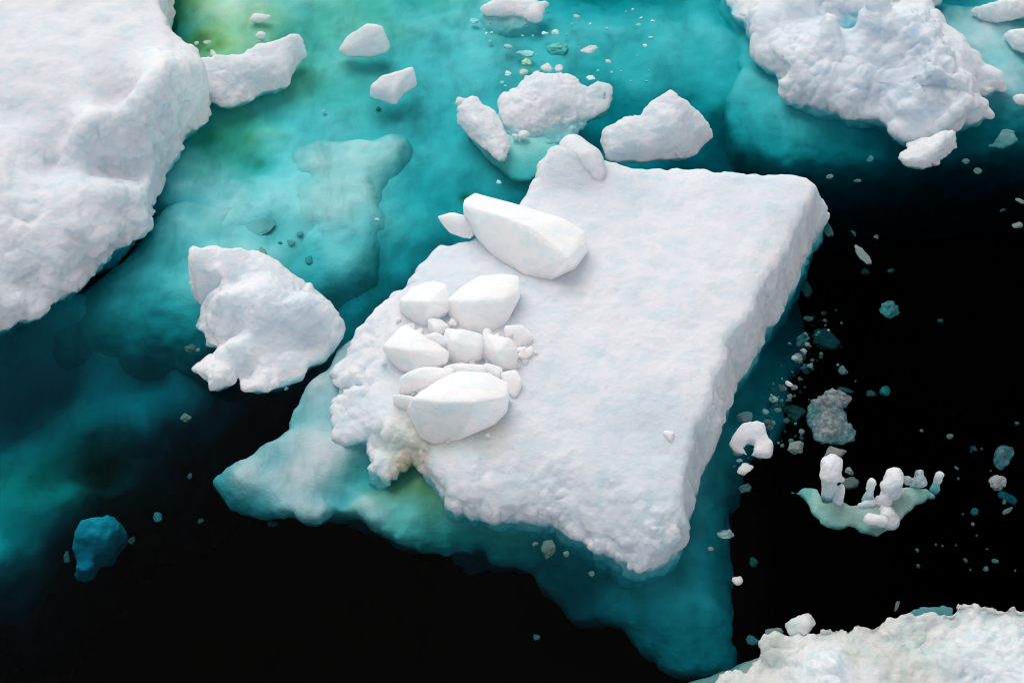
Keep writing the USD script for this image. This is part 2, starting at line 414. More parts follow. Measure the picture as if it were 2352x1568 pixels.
shelf_outline = [(300, -180, -.2), (1000, -200, -.2), (1800, -160, -.2), (1800, 100, -.2), (1800, 250, -.3), (1760, 330, -.4), (1700, 400, -.5), (1500, 450, -.4), (1300, 520, -.3), (1150, 600, -.3),
    (1000, 700, -.4), (900, 760, -.4), (820, 810, -.4), (770, 850, -.6), (690, 790, -.6), (600, 700, -.6), (450, 600, -.4), (300, 500, -.4), (250, 300, -.3)]
def shelf_tint(v):
    t = np.full_like(v, .92)
    t = mixc(t, OLIVE, blot(v, [(420, 20, -.2, .55, .9), (560, 130, -.2, .8, .75), (480, 130, -.2, .5, 1), (760, 60, -.2, .7, .5), (640, 190, -.2, .6, .6), (560, 320, -.25, .5, .7), (820, 200, -.2, .5, .4), (1000, -20, -.15, .4, .35)], 1.6, 3))
    t = mixc(t, ALGAE, blot(v, [(470, 105, -.15, .14, .9), (505, 118, -.15, .10, .9), (420, 20, -.15, .2, .5), (490, 315, -.2, .13, .42), (570, 338, -.25, .09, .42), (596, 392, -.25, .05, .4), (655, 330, -.2, .05, .25), (1300, 320, -.3, .1, .5), (1065, 450, -.25, .05, .9)], 6, 4))
    return t
single("sunken_ice_shelf", floe(shelf_outline, shelf_top, bottom=-1.7, vox=0.026, edge=(0.12, 2.0), top=(0.035, 2.6), vol=(0.015, 4), flare=0.0, drown=.04, fade=.25, rnd=0.1, disp=[("fbm", 0.02, 0.12, 0)], seed=11),
       SUNK, "wide turquoise sunken ice shelf behind the large white slab, olive at its far left", "sunken ice", tint=shelf_tint)

left_top = D([(600, 440, 202), (700, 420, 202), (850, 330, 196), (900, 305, 192), (800, 560, 196), (700, 600, 190), (500, 560, 184), (880, 500, 196), (860, 620, 184), (450, 500, 172), (420, 450, 160),
    (400, 600, 158), (350, 650, 148), (300, 700, 135), (250, 720, 128), (180, 700, 92), (100, 720, 75), (400, 700, 146), (430, 760, 112), (650, 340, 180), (700, 330, 178), (780, 320, 186), (940, 310, 188), (965, 370, 182), (925, 520, 190), (620, 520, 198), (500, 450, 180), (380, 400, 140), (350, 480, 140), (330, 560, 130),
    (250, 620, 120), (560, 650, 180), (760, 650, 180), (820, 660, 160), (660, 680, 170), (520, 720, 150), (600, 760, 120), (740, 700, 150), (480, 800, 95), (300, 780, 100), (150, 780, 85), (40, 760, 70), (450, 850, 70), (300, 830, 80), (150, 820, 70)])
left_top = [(u, v, (z - .06) if u > 560 else z * .72 - .01) for u, v, z in left_top]
left_outline = [(300, 520, -.3), (380, 455, -.25), (470, 435, -.2), (560, 400, -.2), (620, 335, -.2), (700, 290, -.15), (770, 310, -.15), (850, 275, -.15), (920, 285, -.15), (960, 310, -.15), (968, 370, -.15), (945, 430, -.15), (935, 500, -.15),
    (905, 560, -.15), (890, 620, -.2), (850, 655, -.2), (800, 680, -.2), (770, 700, -.2), (740, 730, -.3), (600, 800, -.4), (480, 820, -.5), (300, 810, -.5), (150, 830, -.6), (0, 840, -.6), (-160, 840, -.6), (-160, 600, -.5), (150, 560, -.4)]
def left_tint(v):
    t = mixc(np.full_like(v, .80), OLIVE, blot(v, [(470, 370, -.15, .35, .65), (560, 340, -.2, .3, .6), (440, 420, -.2, .2, .5)], 2, 7))
    return mixc(t, ALGAE, blot(v, [(490, 315, -.3, .16, .9), (560, 330, -.3, .12, .8), (590, 392, -.4, .07, .7), (650, 330, -.2, .06, .4)], 5, 8))
left_mesh = floe(left_outline, left_top, bottom=-1.6, vox=0.024, edge=(0.06, 4), top=(0.05, 3.0), vol=(0.02, 5), flare=0.0, drown=.03, fade=.26, rnd=0.08, disp=[("fbm", 0.016, 0.1, 0)], seed=13)
single("sunken_ice_shelf", left_mesh,
       SUNK, "pale turquoise sunken ice shelf beside the big floe at left", "sunken ice", tint=left_tint)

deep_top = D([(50, 800, 78), (150, 800, 70), (300, 770, 88), (400, 800, 75), (100, 900, 58), (250, 900, 72), (350, 880, 58), (30, 1000, 60), (200, 1000, 72), (350, 1000, 66), (450, 960, 55), (500, 1050, 58),
    (420, 1080, 62), (300, 1080, 78), (150, 1050, 72), (60, 1080, 92), (30, 1150, 120), (100, 1180, 112), (20, 1250, 128), (80, 1260, 88), (200, 1120, 60), (250, 1130, 42), (350, 1150, 38), (450, 1120, 22), (600, 900, 42), (560, 1000, 25), (-100, 1000, 70), (-100, 1200, 120), (700, 820, 20), (520, 860, 60), (560, 820, 60)])
deep_top = [(u, v, z * .8 if v < 840 else z * .98 if v < 1090 else z * 1.15) for u, v, z in deep_top]
deep_outline = [(-160, 740, -.6), (200, 720, -.6), (500, 740, -.6), (620, 780, -.7), (660, 830, -.9), (610, 910, -1.0), (570, 960, -1.0), (480, 1030, -1.0), (400, 1080, -.95), (320, 1110, -.9), (240, 1130, -.9), (150, 1200, -.7), (90, 1260, -.55), (20, 1285, -.45), (-160, 1290, -.4)]
def deep_tint(v):
    return mixc(np.ones_like(v), OLIVE, blot(v, [(120, 1100, -.6, .6, .5), (250, 1130, -.9, .35, .7), (40, 1200, -.5, .4, .3)], 2, 9))
single("sunken_ice_shelf", floe(deep_outline, deep_top, bottom=-2.1, vox=0.035, edge=(0.12, 2.0), top=(0.07, 2.2), vol=(0.03, 3), flare=.1, rnd=0.2, disp=[("fbm", 0.03, 0.2, 0)], seed=17),
       SUNK, "deep dark teal sunken ice fading into black water at lower left", "sunken ice", tint=deep_tint)

blue = [(183, 1172, -.24), (196, 1184, -.24), (212, 1182, -.24), (250, 1163, -.24), (285, 1192, -.27), (262, 1205, -.26), (240, 1222, -.26), (208, 1240, -.28), (200, 1268, -.3), (172, 1275, -.3), (166, 1262, -.28), (166, 1219, -.25)]
single("sunken_ice_chunk", floe(blue, [(190, 1190, -.29), (240, 1185, -.25), (215, 1210, -.25), (270, 1195, -.34), (185, 1245, -.36), (178, 1225, -.3)], bottom=-.62, vox=0.013, edge=(0.06, 6), top=(0.07, 4), vol=(.03, 6), flare=.1, rnd=0.06, disp=[("fbm", .025, .1, 0)], seed=19),
       SUNK, "small blue sunken chunk in the dark water at lower left", "sunken ice", tint=(0.40, 0.70, 0.86))

# ---------------------------------------------------------------- the big floe at the left edge
LF = [(372, -220, .5), (372, 0, .5), (376, 40, .5), (395, 90, .5), (430, 110, .5), (463, 125, .45), (458, 158, .3), (478, 190, .22), (478, 225, .15), (465, 262, .08), (440, 290, .04), (420, 320, 0), (412, 350, 0), (380, 380, 0),
      (365, 420, 0), (350, 470, 0), (340, 520, 0), (328, 542, 0), (290, 560, 0), (250, 590, 0), (215, 630, 0), (170, 660, 0), (130, 682, 0), (95, 715, 0), (45, 732, 0), (10, 752, 0), (-60, 790, 0), (-260, 820, 0), (-340, 500, .3), (-340, -100, .5), (-200, -220, .5)]
LC = [(0, 0, .58), (200, 0, .58), (360, 10, .55), (430, 120, .55), (458, 132, .5), (100, 150, .58), (300, 100, .6), (0, 200, .55), (200, 190, .58), (330, 190, .68), (400, 190, .62), (465, 200, .46), (455, 250, .38), (290, 235, .49), (240, 232, .52),
      (150, 330, .44), (110, 340, .45), (170, 285, .62), (230, 300, .55), (330, 290, .52), (410, 300, .36), (20, 260, .5), (40, 330, .52), (130, 385, .36), (250, 395, .32), (330, 372, .31), (395, 342, .24), (60, 455, .5), (160, 425, .5), (255, 425, .45), (340, 440, .27),
      (200, 490, .42), (100, 520, .43), (20, 530, .44), (280, 490, .28), (322, 535, .06), (210, 560, .25), (130, 600, .28), (60, 600, .33), (210, 625, .03), (0, 620, .36), (95, 705, .02), (10, 742, .04), (20, 690, .2), (50, 660, .12), (-100, 600, .4), (-100, 780, .05), (-300, 500, .5),
      (-200, 100, .6), (100, -150, .6), (365, -150, .55), (320, 480, .2), (350, 410, .22)]
def lf_tint(v):
    t = mixc(np.ones_like(v), (0.80, 0.88, 0.92), blot(v, [(180, 390, .4, .45, .6), (330, 370, .35, .35, .7), (400, 330, .3, .2, .7), (330, 450, .25, .25, .5), (80, 640, .2, .3, .6), (10, 260, .5, .2, .5)], 2, 12))
    t = mixc(t, (1.18, 1.17, 1.13), blot(v, [(430, 150, .6, .4, 1), (360, 170, .6, .3, .6), (440, 250, .4, .2, .5), (180, 285, .6, .2, .5)], 2, 11))
    return mixc(t, (0.84, 0.82, 0.83), blot(v, [(280, 230, .5, .22, .5), (170, 340, .5, .25, .45), (120, 310, .5, .2, .3)], 2, 13))
def lumpy(v):
    return blot(v, [(150, 500, .4, .8, 1), (260, 450, .35, .4, 1), (60, 640, .3, .7, 1), (300, 500, .2, .35, .8), (390, 280, .4, .3, .6)], 1.5, 10)
LC = [(u, v, max(h + (h - .45) * .55, 0.02) if h > .3 else h) for u, v, h in LC]
single("snow_floe", floe(LF, LC, bottom=-.55, smooth=.004, vox=0.0155, edge=(0.035, 7), top=(0.022, 2.2), vol=(0.022, 6), lean=0.0, flare=-0.7, rnd=0.06, disp=[("puff", 0.13, 0.55, lumpy), ("puff", 0.07, 0.26, "side"), ("puff", 0.03, 0.11, "side"), ("fbm", 0.012, 0.07, "side"), ("fbm", 0.005, 0.06, 0)], seed=23),
       SNOW, "large snow covered floe filling the left edge, its wall lumpy", "ice floe", tint=lf_tint)

# ---------------------------------------------------------------- the tilted slab in the middle
SO = [(1155, 470, .42), (1195, 392, .5), (1217, 347, .58), (1240, 318, .62), (1270, 309, .66), (1300, 312, .66), (1330, 325, .62), (1352, 345, .52), (1385, 345, .46), (1450, 352, .46), (1530, 358, .46), (1600, 362, .46), (1700, 370, .47), (1760, 374, .47), (1800, 373, .47),
      (1850, 379, .46), (1866, 386, .44), (1882, 415, .4), (1899, 445, .25), (1905, 462, .15), (1902, 488, .0), (1880, 540, 0), (1865, 568, 0), (1850, 605, 0), (1830, 640, 0), (1810, 680, 0), (1790, 720, 0), (1765, 762, 0), (1745, 800, 0), (1720, 842, 0), (1700, 866, 0), (1690, 890, 0),
      (1675, 935, 0), (1655, 970, 0), (1645, 1020, 0), (1625, 1060, 0), (1605, 1105, 0), (1600, 1150, 0), (1590, 1190, 0), (1580, 1230, 0), (1565, 1262, 0), (1530, 1288, 0), (1490, 1305, 0), (1440, 1300, 0), (1425, 1285, 0), (1390, 1260, .02), (1340, 1240, .02), (1290, 1215, .02), (1262, 1192, .02),
      (1190, 1187, .02), (1130, 1182, .02), (1060, 1172, .02), (1018, 1152, .02), (1005, 1120, .02), (982, 1090, .02), (972, 1062, .03), (945, 1050, .02), (915, 1070, .02), (906, 1092, 0), (888, 1110, 0), (872, 1096, .01), (840, 1085, .01), (846, 1045, .02), (835, 1010, .02), (800, 1020, .01), (766, 1012, .01),
      (760, 945, .02), (790, 905, .03), (756, 852, .03), (785, 830, .05), (800, 792, .07), (835, 742, .1), (870, 702, .15), (920, 656, .18), (915, 636, .2), (940, 612, .24), (980, 562, .28), (1004, 537, .3), (1045, 542, .32), (1100, 520, .36)]
SC = [(1285, 320, .75), (1250, 328, .69), (1335, 365, .64), (1372, 405, .53), (1385, 352, .47), (1450, 400, .455), (1600, 400, .47), (1750, 400, .48), (1855, 400, .47), (1500, 500, .46), (1700, 500, .49), (1800, 470, .49), (1842, 445, .45), (1300, 500, .49), (1200, 450, .5), (1225, 395, .58), (1280, 420, .53),
      (1160, 490, .44), (1100, 600, .39), (1000, 560, .32), (940, 640, .27), (1000, 650, .35), (1200, 650, .43), (1400, 600, .46), (1600, 600, .49), (1750, 580, .49), (1805, 540, .46), (1755, 635, .47), (1703, 746, .46), (1300, 800, .4), (1500, 800, .45), (1640, 800, .455), (900, 700, .26), (850, 760, .2),
      (800, 810, .12), (900, 850, .24), (1000, 850, .31), (1250, 900, .36), (1450, 900, .41), (1600, 900, .43), (820, 860, .13), (790, 940, .07), (850, 910, .16), (900, 970, .2), (980, 1000, .22), (1100, 1000, .27), (1300, 1000, .31), (1500, 1000, .37), (1590, 1000, .37), (1050, 1080, .21), (1200, 1080, .23),
      (1350, 1100, .26), (1500, 1100, .31), (1560, 1110, .3), (1100, 1150, .12), (1250, 1165, .11), (1400, 1200, .16), (1500, 1220, .22), (1545, 1230, .18), (1440, 1265, .07), (880, 990, .17), (880, 1010, .07), (870, 1040, .09), (900, 1060, .04), (860, 1085, .05), (892, 1110, .03), (780, 1000, .04), (940, 1040, .1), (990, 1070, .16)]
def slab_tint(v):
    t = mixc(np.ones_like(v), (0.86, 0.92, 0.95), blot(v, [(1330, 420, .5, .3, .7), (1450, 420, .46, .5, .7), (1700, 420, .48, .4, .5), (1020, 620, .36, .45, .8), (1180, 640, .42, .35, .6), (930, 850, .25, .3, .6), (1250, 860, .37, .35, .5)], 2.2, 15))
    t = mixc(t, (0.77, 0.85, 0.89), blot(v, [(1500, 1150, .3, .55, .85), (1540, 980, .37, .35, .7), (1420, 1000, .37, .45, .55), (1450, 1270, .1, .3, .9), (1600, 1050, .3, .25, .7), (1300, 1120, .25, .35, .6)], 3.0, 16))
    t = mixc(t, (1.0, 1.04, 1.05), blot(v, [(1080, 1010, .28, .3, .8), (800, 960, .1, .35, .75), (860, 900, .17, .25, .6), (1130, 940, .3, .2, .5), (900, 1000, .15, .3, .7)], 3.0, 19))
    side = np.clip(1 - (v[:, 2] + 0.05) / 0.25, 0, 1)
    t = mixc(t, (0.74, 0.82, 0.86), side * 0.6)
    t = mixc(t, (0.86, 0.86, 0.70), blot(v, [(925, 1010, .15, .2, .7), (1110, 990, .26, .17, .55), (1010, 1010, .22, .15, .5)], 3, 16))
    return mixc(t, BROWN, blot(v, [(935, 1075, .02, .13, .75)], 5, 17))
def crumbly(v):
    return blot(v, [(800, 900, .08, .35, 1), (850, 1000, .1, .3, 1), (900, 1050, .08, .3, 1), (840, 780, .15, .25, .7), (960, 1000, .2, .15, .5), (930, 630, .25, .15, .6), (1500, 1260, .1, .3, .7), (1300, 1190, .1, .35, .6), (1100, 1150, .1, .3, .6)], 3, 14)
slab = thing("ice_slab", P(1300, 800, 0), "huge tilted white slab in the middle with ice rubble on top", "ice floe")
part(slab, "slab_body", floe(SO, SC, bottom=-.9, vox=0.0145, edge=(0.045, 6), top=(0.014, 3.0), vol=(0.014, 6), lean=0.26, flare=-0.12, rnd=0.06,
     disp=[("puff", 0.05, 0.2, "side"), ("puff", 0.085, 0.2, crumbly), ("fbm", 0.009, 0.18, "patch"), ("fbm", 0.005, 0.05, "patch"), ("fbm", 0.002, 0.05, 0)], seed=29), SNOW, slab_tint)
part(slab, "knob", blob_union([(P(1318, 345, .52), P(1345, 372, .53), .13, .125), (P(1345, 372, .53), P(1370, 403, .50), .125, .085)], k=.08, vox=.011, bump=(.014, 5), seed=30), SNOW, (1.0, 1.0, 1.0))
FT = D([(480, 1130, 120), (560, 1150, 150), (780, 1110, 175), (830, 1100, 145), (790, 1160, 150),
        (900, 1150, 170), (950, 1110, 160), (900, 1220, 155), (1000, 1200, 145), (1000, 1250, 105), (1100, 1215, 120), (1100, 1270, 75), (1200, 1240, 105), (1250, 1300, 80), (1320, 1290, 96), (1400, 1350, 100), (1350, 1370, 60), (1500, 1400, 104), (1450, 1350, 112), (1560, 1350, 116), (1600, 1290, 122),
        (1620, 1200, 126), (1650, 1100, 115), (1640, 1400, 100), (1600, 1450, 88), (1500, 1460, 80), (1580, 1505, 75), (1680, 1400, 60), (1660, 1520, 70), (1690, 1250, 55), (1700, 1150, 55), (1700, 1000, 112), (1720, 900, 102), (1770, 900, 78), (1790, 820, 78), (1800, 950, 68), (1760, 1000, 72), (1830, 760, 45), (1800, 800, 55), (1830, 700, 35),
        (1300, 1000, 150), (1500, 1000, 130), (1000, 900, 180), (1500, 1200, 125), (1750, 700, 60), (1700, 800, 90), (1740, 1000, 70), (1200, 800, 150)])
FT += [(720, 900, -.07), (700, 950, -.06), (770, 900, -.04), (770, 960, -.03), (780, 1050, -.035), (650, 1000, -.06), (830, 1140, -.05), (690, 1075, -.02), (740, 1010, -.025), (610, 1100, -.03), (660, 1130, -.035), (740, 1170, -.03), (700, 1000, -.05), (560, 1115, -.06), (860, 1170, -.04), (800, 980, -.04), (640, 1060, -.05)]
FT = [(u, v, (z * (.66 if u < 900 else .5 if u < 1250 else .72)) if z < -.06 else z) for u, v, z in FT]
def under_only(v):
    return np.clip(-(v[:, 2] + .035) * 12, 0, 1)
FO = [(790, 810, -.2), (740, 862, -.2), (690, 905, -.2), (668, 945, -.2), (632, 990, -.15), (620, 1012, -.15), (570, 1050, -.15), (510, 1078, -.2), (455, 1135, -.4), (520, 1165, -.15), (640, 1190, -.15), (740, 1218, -.12), (782, 1200, -.25), (800, 1212, -.25), (870, 1246, -.2), (1000, 1275, -.3), (1100, 1300, -.5), (1210, 1325, -.5), (1290, 1368, -.4),
      (1400, 1440, -.4), (1480, 1490, -.42), (1560, 1545, -.45), (1640, 1560, -.5), (1700, 1540, -.5), (1708, 1400, -.5), (1695, 1300, -.5), (1702, 1200, -.5), (1740, 1080, -.5), (1795, 1000, -.5), (1835, 900, -.5), (1860, 800, -.6), (1865, 720, -.7), (1830, 660, -.8), (1700, 700, -.5), (1500, 650, -.5), (1200, 650, -.5), (950, 700, -.4)]
def foot_tint(v):
    t = mixc(np.full_like(v, 1.0) * np.array([.74, .62, .655]), (0.60, 0.58, 0.50), blot(v, [(880, 1190, -.1, .3, .45), (1000, 1220, -.2, .4, .7), (1150, 1240, -.3, .4, .6), (820, 1080, -.1, .18, .5), (1250, 1260, -.35, .3, .4), (1650, 1000, -.3, .3, .3)], 2, 18))
    return mixc(t, BROWN, blot(v, [(950, 1110, -.07, .24, .85), (900, 1120, -.1, .2, .5)], 4, 19))
part(slab, "submerged_foot", floe(FO, FT, bottom=-1.1, vox=0.0185, edge=(0.08, 4), top=(0.055, 3.2), vol=(0.012, 5), flare=-.55, drown=.03, rnd=0.15, disp=[("puff", 0.03, 0.3, under_only), ("fbm", 0.007, 0.07, 0)], seed=31), SUNK, foot_tint)

# ---------------------------------------------------------------- rubble on the slab
def under(rows, z):
    return [tuple(P(u, v, h)[:2]) + (z,) for u, v, h in rows]
def block(top, foot, back_z=None, drop=(), **kw):
    pts = [tuple(P(*r)) for r in top] + [tuple(P(*r)) for r in foot]
    if back_z is not None:
        pts += under(drop or top, back_z)
    return hull_block(pts, **kw)
RG = None
def rubble(vq, label, tint=(1.26, 1.25, 1.21)):
    return single("ice_block", vq, SNOW, label, "ice block", tint=tint)
far = [(1100, 450, .64), (1150, 466, .69), (1212, 492, .70), (1290, 505, .68), (1332, 530, .64)]
rubble(block(far + [(1068, 470, .66), (1082, 484, .66), (1165, 500, .76), (1218, 520, .76), (1300, 588, .68), (1337, 556, .62)],
             [(1085, 522, .40), (1110, 554, .40), (1140, 588, .41), (1200, 624, .43), (1262, 636, .44), (1312, 612, .46), (1337, 578, .46)], .40, far, rnd=.022, vox=.0095, bump=(0.008, 5), seed=41),
       "big wedge shaped block lying near the slab's far left edge, largest of the rubble")
rubble(block([(1010, 498, .48), (1042, 490, .52), (1070, 498, .54), (1088, 520, .5)], [(1034, 532, .36), (1078, 546, .38), (1095, 530, .38)], .34, [(1042, 490, .5), (1070, 498, .5)], rnd=.02, bump=(.01, 7), seed=42),
       "small pointed block sticking out behind the left end of the big wedge block")
rubble(block([(998, 648, .49), (1020, 656, .5), (1033, 703, .47), (949, 662, .46), (924, 690, .46), (985, 692, .55)], [(1010, 731, .33), (968, 750, .3), (928, 722, .28), (921, 700, .28)], .28, [(998, 650, .5), (949, 664, .46)], rnd=.022, bump=(0.008, 6), seed=43),
       "rounded block at the upper left end of the rubble heap")
rubble(block([(1063, 662, .52), (1106, 636, .56), (1150, 634, .57), (1187, 640, .57), (1188, 668, .56), (1033, 690, .5), (1095, 690, .6), (1150, 690, .58)], [(1160, 730, .38), (1152, 754, .37), (1117, 765, .36), (1071, 758, .35), (1040, 735, .34)], .33, [(1106, 640, .6), (1187, 644, .6), (1063, 665, .5)], rnd=.022, bump=(0.008, 5), seed=44),
       "upright five sided block at the top right of the rubble heap")
rubble(block([(985, 733, .43), (1012, 735, .43), (1030, 750, .4), (1000, 752, .44)], [(985, 762, .31), (1028, 760, .31)], .3, rnd=.02, seed=45), "small block wedged below the rounded block of the rubble heap")
rubble(block([(930, 748, .44), (886, 796, .42), (963, 773, .46), (1026, 808, .46), (955, 805, .5), (1020, 830, .42), (955, 846, .36), (922, 836, .34)], [(886, 806, .28), (922, 850, .25), (957, 858, .27), (1018, 840, .3)], .26, [(930, 750, .45)], rnd=.018, bump=(.01, 6), seed=46),
       "flat kite shaped plate tilted at the left of the rubble heap")
rubble(block([(975, 768, .48), (1000, 762, .52), (1020, 772, .52), (1022, 790, .46)], [(1020, 806, .32), (980, 795, .32)], .3, rnd=.02, seed=47), "small round topped block behind the kite shaped plate")
rubble(block([(1027, 757, .52), (1070, 758, .55), (1102, 768, .53), (1112, 785, .5), (1040, 785, .53), (1098, 798, .5)], [(1098, 827, .34), (1058, 838, .33), (1034, 828, .32), (1020, 800, .33)], .32, rnd=.022, bump=(.01, 6), seed=48), "squarish block in the middle of the rubble heap")
rubble(block([(1106, 786, .48), (1122, 770, .54), (1168, 778, .55), (1184, 800, .5), (1146, 808, .52)], [(1186, 850, .36), (1147, 848, .35), (1104, 820, .34)], .33, [(1122, 772, .5), (1168, 780, .5)], rnd=.018, bump=(.01, 6), seed=49), "sharp ridged block on the right of the rubble heap")
rubble(block([(1162, 750, .46), (1198, 748, .48), (1221, 768, .45)], [(1207, 796, .37), (1180, 800, .37), (1160, 775, .37)], .36, rnd=.02, seed=50), "small rounded block at the right end of the rubble heap")
rubble(block([(1188, 800, .42), (1206, 797, .42), (1200, 812, .41)], [(1190, 815, .36), (1210, 812, .36)], .35, rnd=.015, seed=51, vox=.008), "little chip right of the rubble heap, nearer the rounded block")
rubble(block([(1190, 815, .41), (1220, 798, .42), (1222, 808, .41), (1205, 822, .40)], [(1192, 828, .35), (1216, 822, .35)], .35, rnd=.015, seed=52, vox=.008), "outermost little chip right of the rubble heap")
rubble(block([(1022, 842, .45), (1050, 834, .46), (1106, 840, .46), (1110, 850, .44)], [(1110, 858, .35), (1052, 862, .34), (1024, 856, .34)], .33, rnd=.018, seed=53), "long thin sliver lying across the middle of the rubble heap")
rubble(block([(1114, 836, .44), (1152, 846, .44), (1145, 862, .42)], [(1142, 872, .34), (1110, 862, .34)], .33, rnd=.018, seed=54), "small flake tucked under the sharp ridged block")
rubble(block([(1153, 856, .43), (1184, 851, .44), (1195, 872, .42)], [(1182, 914, .35), (1160, 890, .34)], .33, rnd=.02, seed=55), "narrow block at the lower right of the rubble heap")
rubble(block([(924, 862, .38), (976, 846, .44), (1036, 848, .46), (1036, 862, .44), (985, 872, .42)], [(925, 905, .24), (985, 898, .27), (1036, 872, .3)], .24, rnd=.025, bump=(.012, 7), seed=56), "lumpy block below the kite shaped plate")
rubble(block([(962, 900, .38), (1010, 880, .44), (1016, 892, .42)], [(958, 922, .24), (1000, 915, .27)], .24, rnd=.02, seed=57), "thin block squeezed behind the broad front block")
rubble(block([(1009, 879, .50), (1055, 857, .54), (1114, 860, .55), (1160, 884, .52), (957, 915, .50), (992, 908, .58), (1015, 922, .58), (1090, 922, .57), (1156, 912, .52)], [(1156, 946, .34), (1130, 972, .31), (1052, 1006, .26), (998, 1013, .23), (974, 1000, .22), (944, 944, .24)], .24, [(1009, 882, .5), (1114, 864, .56), (1160, 888, .5)], rnd=.022, vox=.0095, bump=(.007, 5), seed=58),
       "broad block with a long grey front face at the near end of the rubble heap")
rubble(block([(906, 908, .32), (946, 912, .36), (960, 925, .34)], [(944, 946, .22), (912, 918, .22)], .2, rnd=.015, seed=59), "sharp sliver left of the broad front block")
rubble(block([(1528, 992, .40), (1545, 994, .40), (1540, 1008, .39)], [(1530, 1016, .33), (1545, 1014, .33)], .33, rnd=.015, seed=60, vox=.008), "tiny lone block frozen on the bare lower right of the slab")

# ---------------------------------------------------------------- the lumpy floe at the upper right
UO = [(1669, -160, .1), (1669, 0, .05), (1676, 28, .03), (1701, 55, .0), (1725, 82, 0), (1722, 122, 0), (1758, 152, 0), (1778, 160, 0), (1800, 192, 0), (1800, 212, 0), (1836, 230, 0), (1902, 251, 0), (1947, 272, 0), (2016, 275, 0), (2046, 296, 0), (2080, 315, 0), (2120, 318, 0), (2166, 302, 0), (2226, 287, 0), (2277, 268, 0),
      (2271, 236, .05), (2253, 212, .05), (2312, 200, .02), (2286, 172, .05), (2246, 136, .1), (2222, 124, .1), (2208, 94, .12), (2166, 58, .15), (2130, 20, .2), (2150, -160, .2)]
UC = [(u, v, h if h < .12 else h + (h - .25) * .5) for u, v, h in [(1720, 20, .2), (1700, 30, .12), (1760, 60, .2), (1740, 110, .1), (1790, 30, .22), (1850, 10, .22), (1840, 45, .16), (1900, 30, .4), (1930, 60, .36), (1860, 65, .3), (1830, 100, .3), (1790, 120, .2), (1780, 150, .1), (1880, 110, .33), (1950, 80, .26), (1985, 70, .14), (2000, 20, .34), (2060, 20, .42), (2100, 40, .44), (2130, 80, .42), (2050, 90, .33),
      (2000, 120, .28), (1940, 140, .3), (1880, 170, .24), (1830, 190, .18), (1810, 200, .1), (1860, 225, .08), (1920, 200, .2), (1960, 240, .14), (1950, 262, .03), (2000, 180, .24), (2030, 230, .16), (2060, 180, .26), (2100, 130, .34), (2150, 140, .38), (2200, 140, .32), (2230, 150, .24), (2120, 200, .3), (2180, 200, .3), (2240, 180, .16), (2290, 185, .1),
      (2200, 225, .32), (2240, 225, .26), (2262, 255, .1), (2180, 260, .18), (2120, 270, .1), (2080, 290, .06), (2060, 270, .07), (2150, 290, .06), (2220, 275, .1), (1980, 265, .04), (2160, 60, .25), (2100, -100, .4), (1800, -100, .25), (1700, -100, .15), (1950, -100, .3)]]
def ur_tint(v):
    t = mixc(np.full_like(v, 1.0) * np.array([0.97, 0.99, 1.0]), (0.74, 0.84, 0.91), blot(v, [(1850, 40, .15, .4, .6), (1970, 70, .15, .25, .8), (1880, 190, .2, .35, .5), (2030, 180, .2, .6, .75), (1930, 130, .25, .3, .5), (2120, 280, .05, .35, .7), (1980, 250, .1, .3, .5), (1740, 60, .1, .3, .5)], 3, 21))
    return t
ur = thing("snow_floe", P(2000, 120, 0), "lumpy cauliflower textured floe at the upper right corner", "ice floe")
part(ur, "floe_body", floe(UO, UC, bottom=-.5, vox=0.0135, edge=(0.05, 6), top=(0.04, 4), vol=(0.03, 6), lean=0.1, flare=-0.5, rnd=0.05,
     disp=[("puff", 0.22, 0.8, 0), ("puff", 0.09, 0.34, "patch"), ("puff", 0.04, 0.14, "patch"), ("fbm", 0.006, 0.05, 0)], seed=37), SNOW, ur_tint)
UF = D([(1800, 300, 145), (1750, 280, 142), (1700, 290, 128), (1690, 330, 112), (1720, 220, 155), (1850, 320, 138), (1950, 325, 122), (2050, 320, 105), (2150, 310, 92), (1690, 200, 158), (1780, 340, 118), (1900, 345, 108),
        (2335, 160, 205), (2280, 150, 212), (2260, 110, 215), (2260, 195, 212), (2320, 190, 205), (2340, 230, 185), (2290, 270, 125), (2340, 300, 112), (2230, 310, 105), (2300, 100, 212), (2240, 60, 215), (2300, 40, 215), (2200, 20, 185), (2180, 10, 130), (2400, 100, 150), (2440, 300, 100), (1800, 150, 170), (2000, 150, 185), (2150, 150, 185), (1750, 100, 165),
        (1700, -100, 165), (2000, -100, 180), (2350, -100, 150)])
UF = [(u, v + (12 if v > 250 else 0), z * .74) for u, v, z in UF]
UFO = [(1660, -160, -.2), (1655, 20, -.2), (1690, 80, -.2), (1690, 160, -.2), (1665, 230, -.25), (1670, 310, -.35), (1688, 352, -.4), (1760, 362, -.3), (1800, 372, -.3), (1900, 368, -.3), (1980, 360, -.3), (2060, 352, -.34), (2160, 345, -.36), (2300, 340, -.36), (2480, 335, -.36), (2480, -160, -.4)]
part(ur, "submerged_foot", floe(UFO, UF, bottom=-1.6, vox=0.021, edge=(0.08, 3), top=(0.03, 3.0), vol=(0.02, 4), flare=-.05, rnd=0.12, disp=[("fbm", 0.018, 0.12, 0)], seed=43), SUNK,
     lambda v: mixc(np.full_like(v, .85), (0.66, 0.62, 0.66), blot(v, [(2330, 200, -.1, .8, 1), (2280, 60, -.1, .8, 1)], 2, 22)))

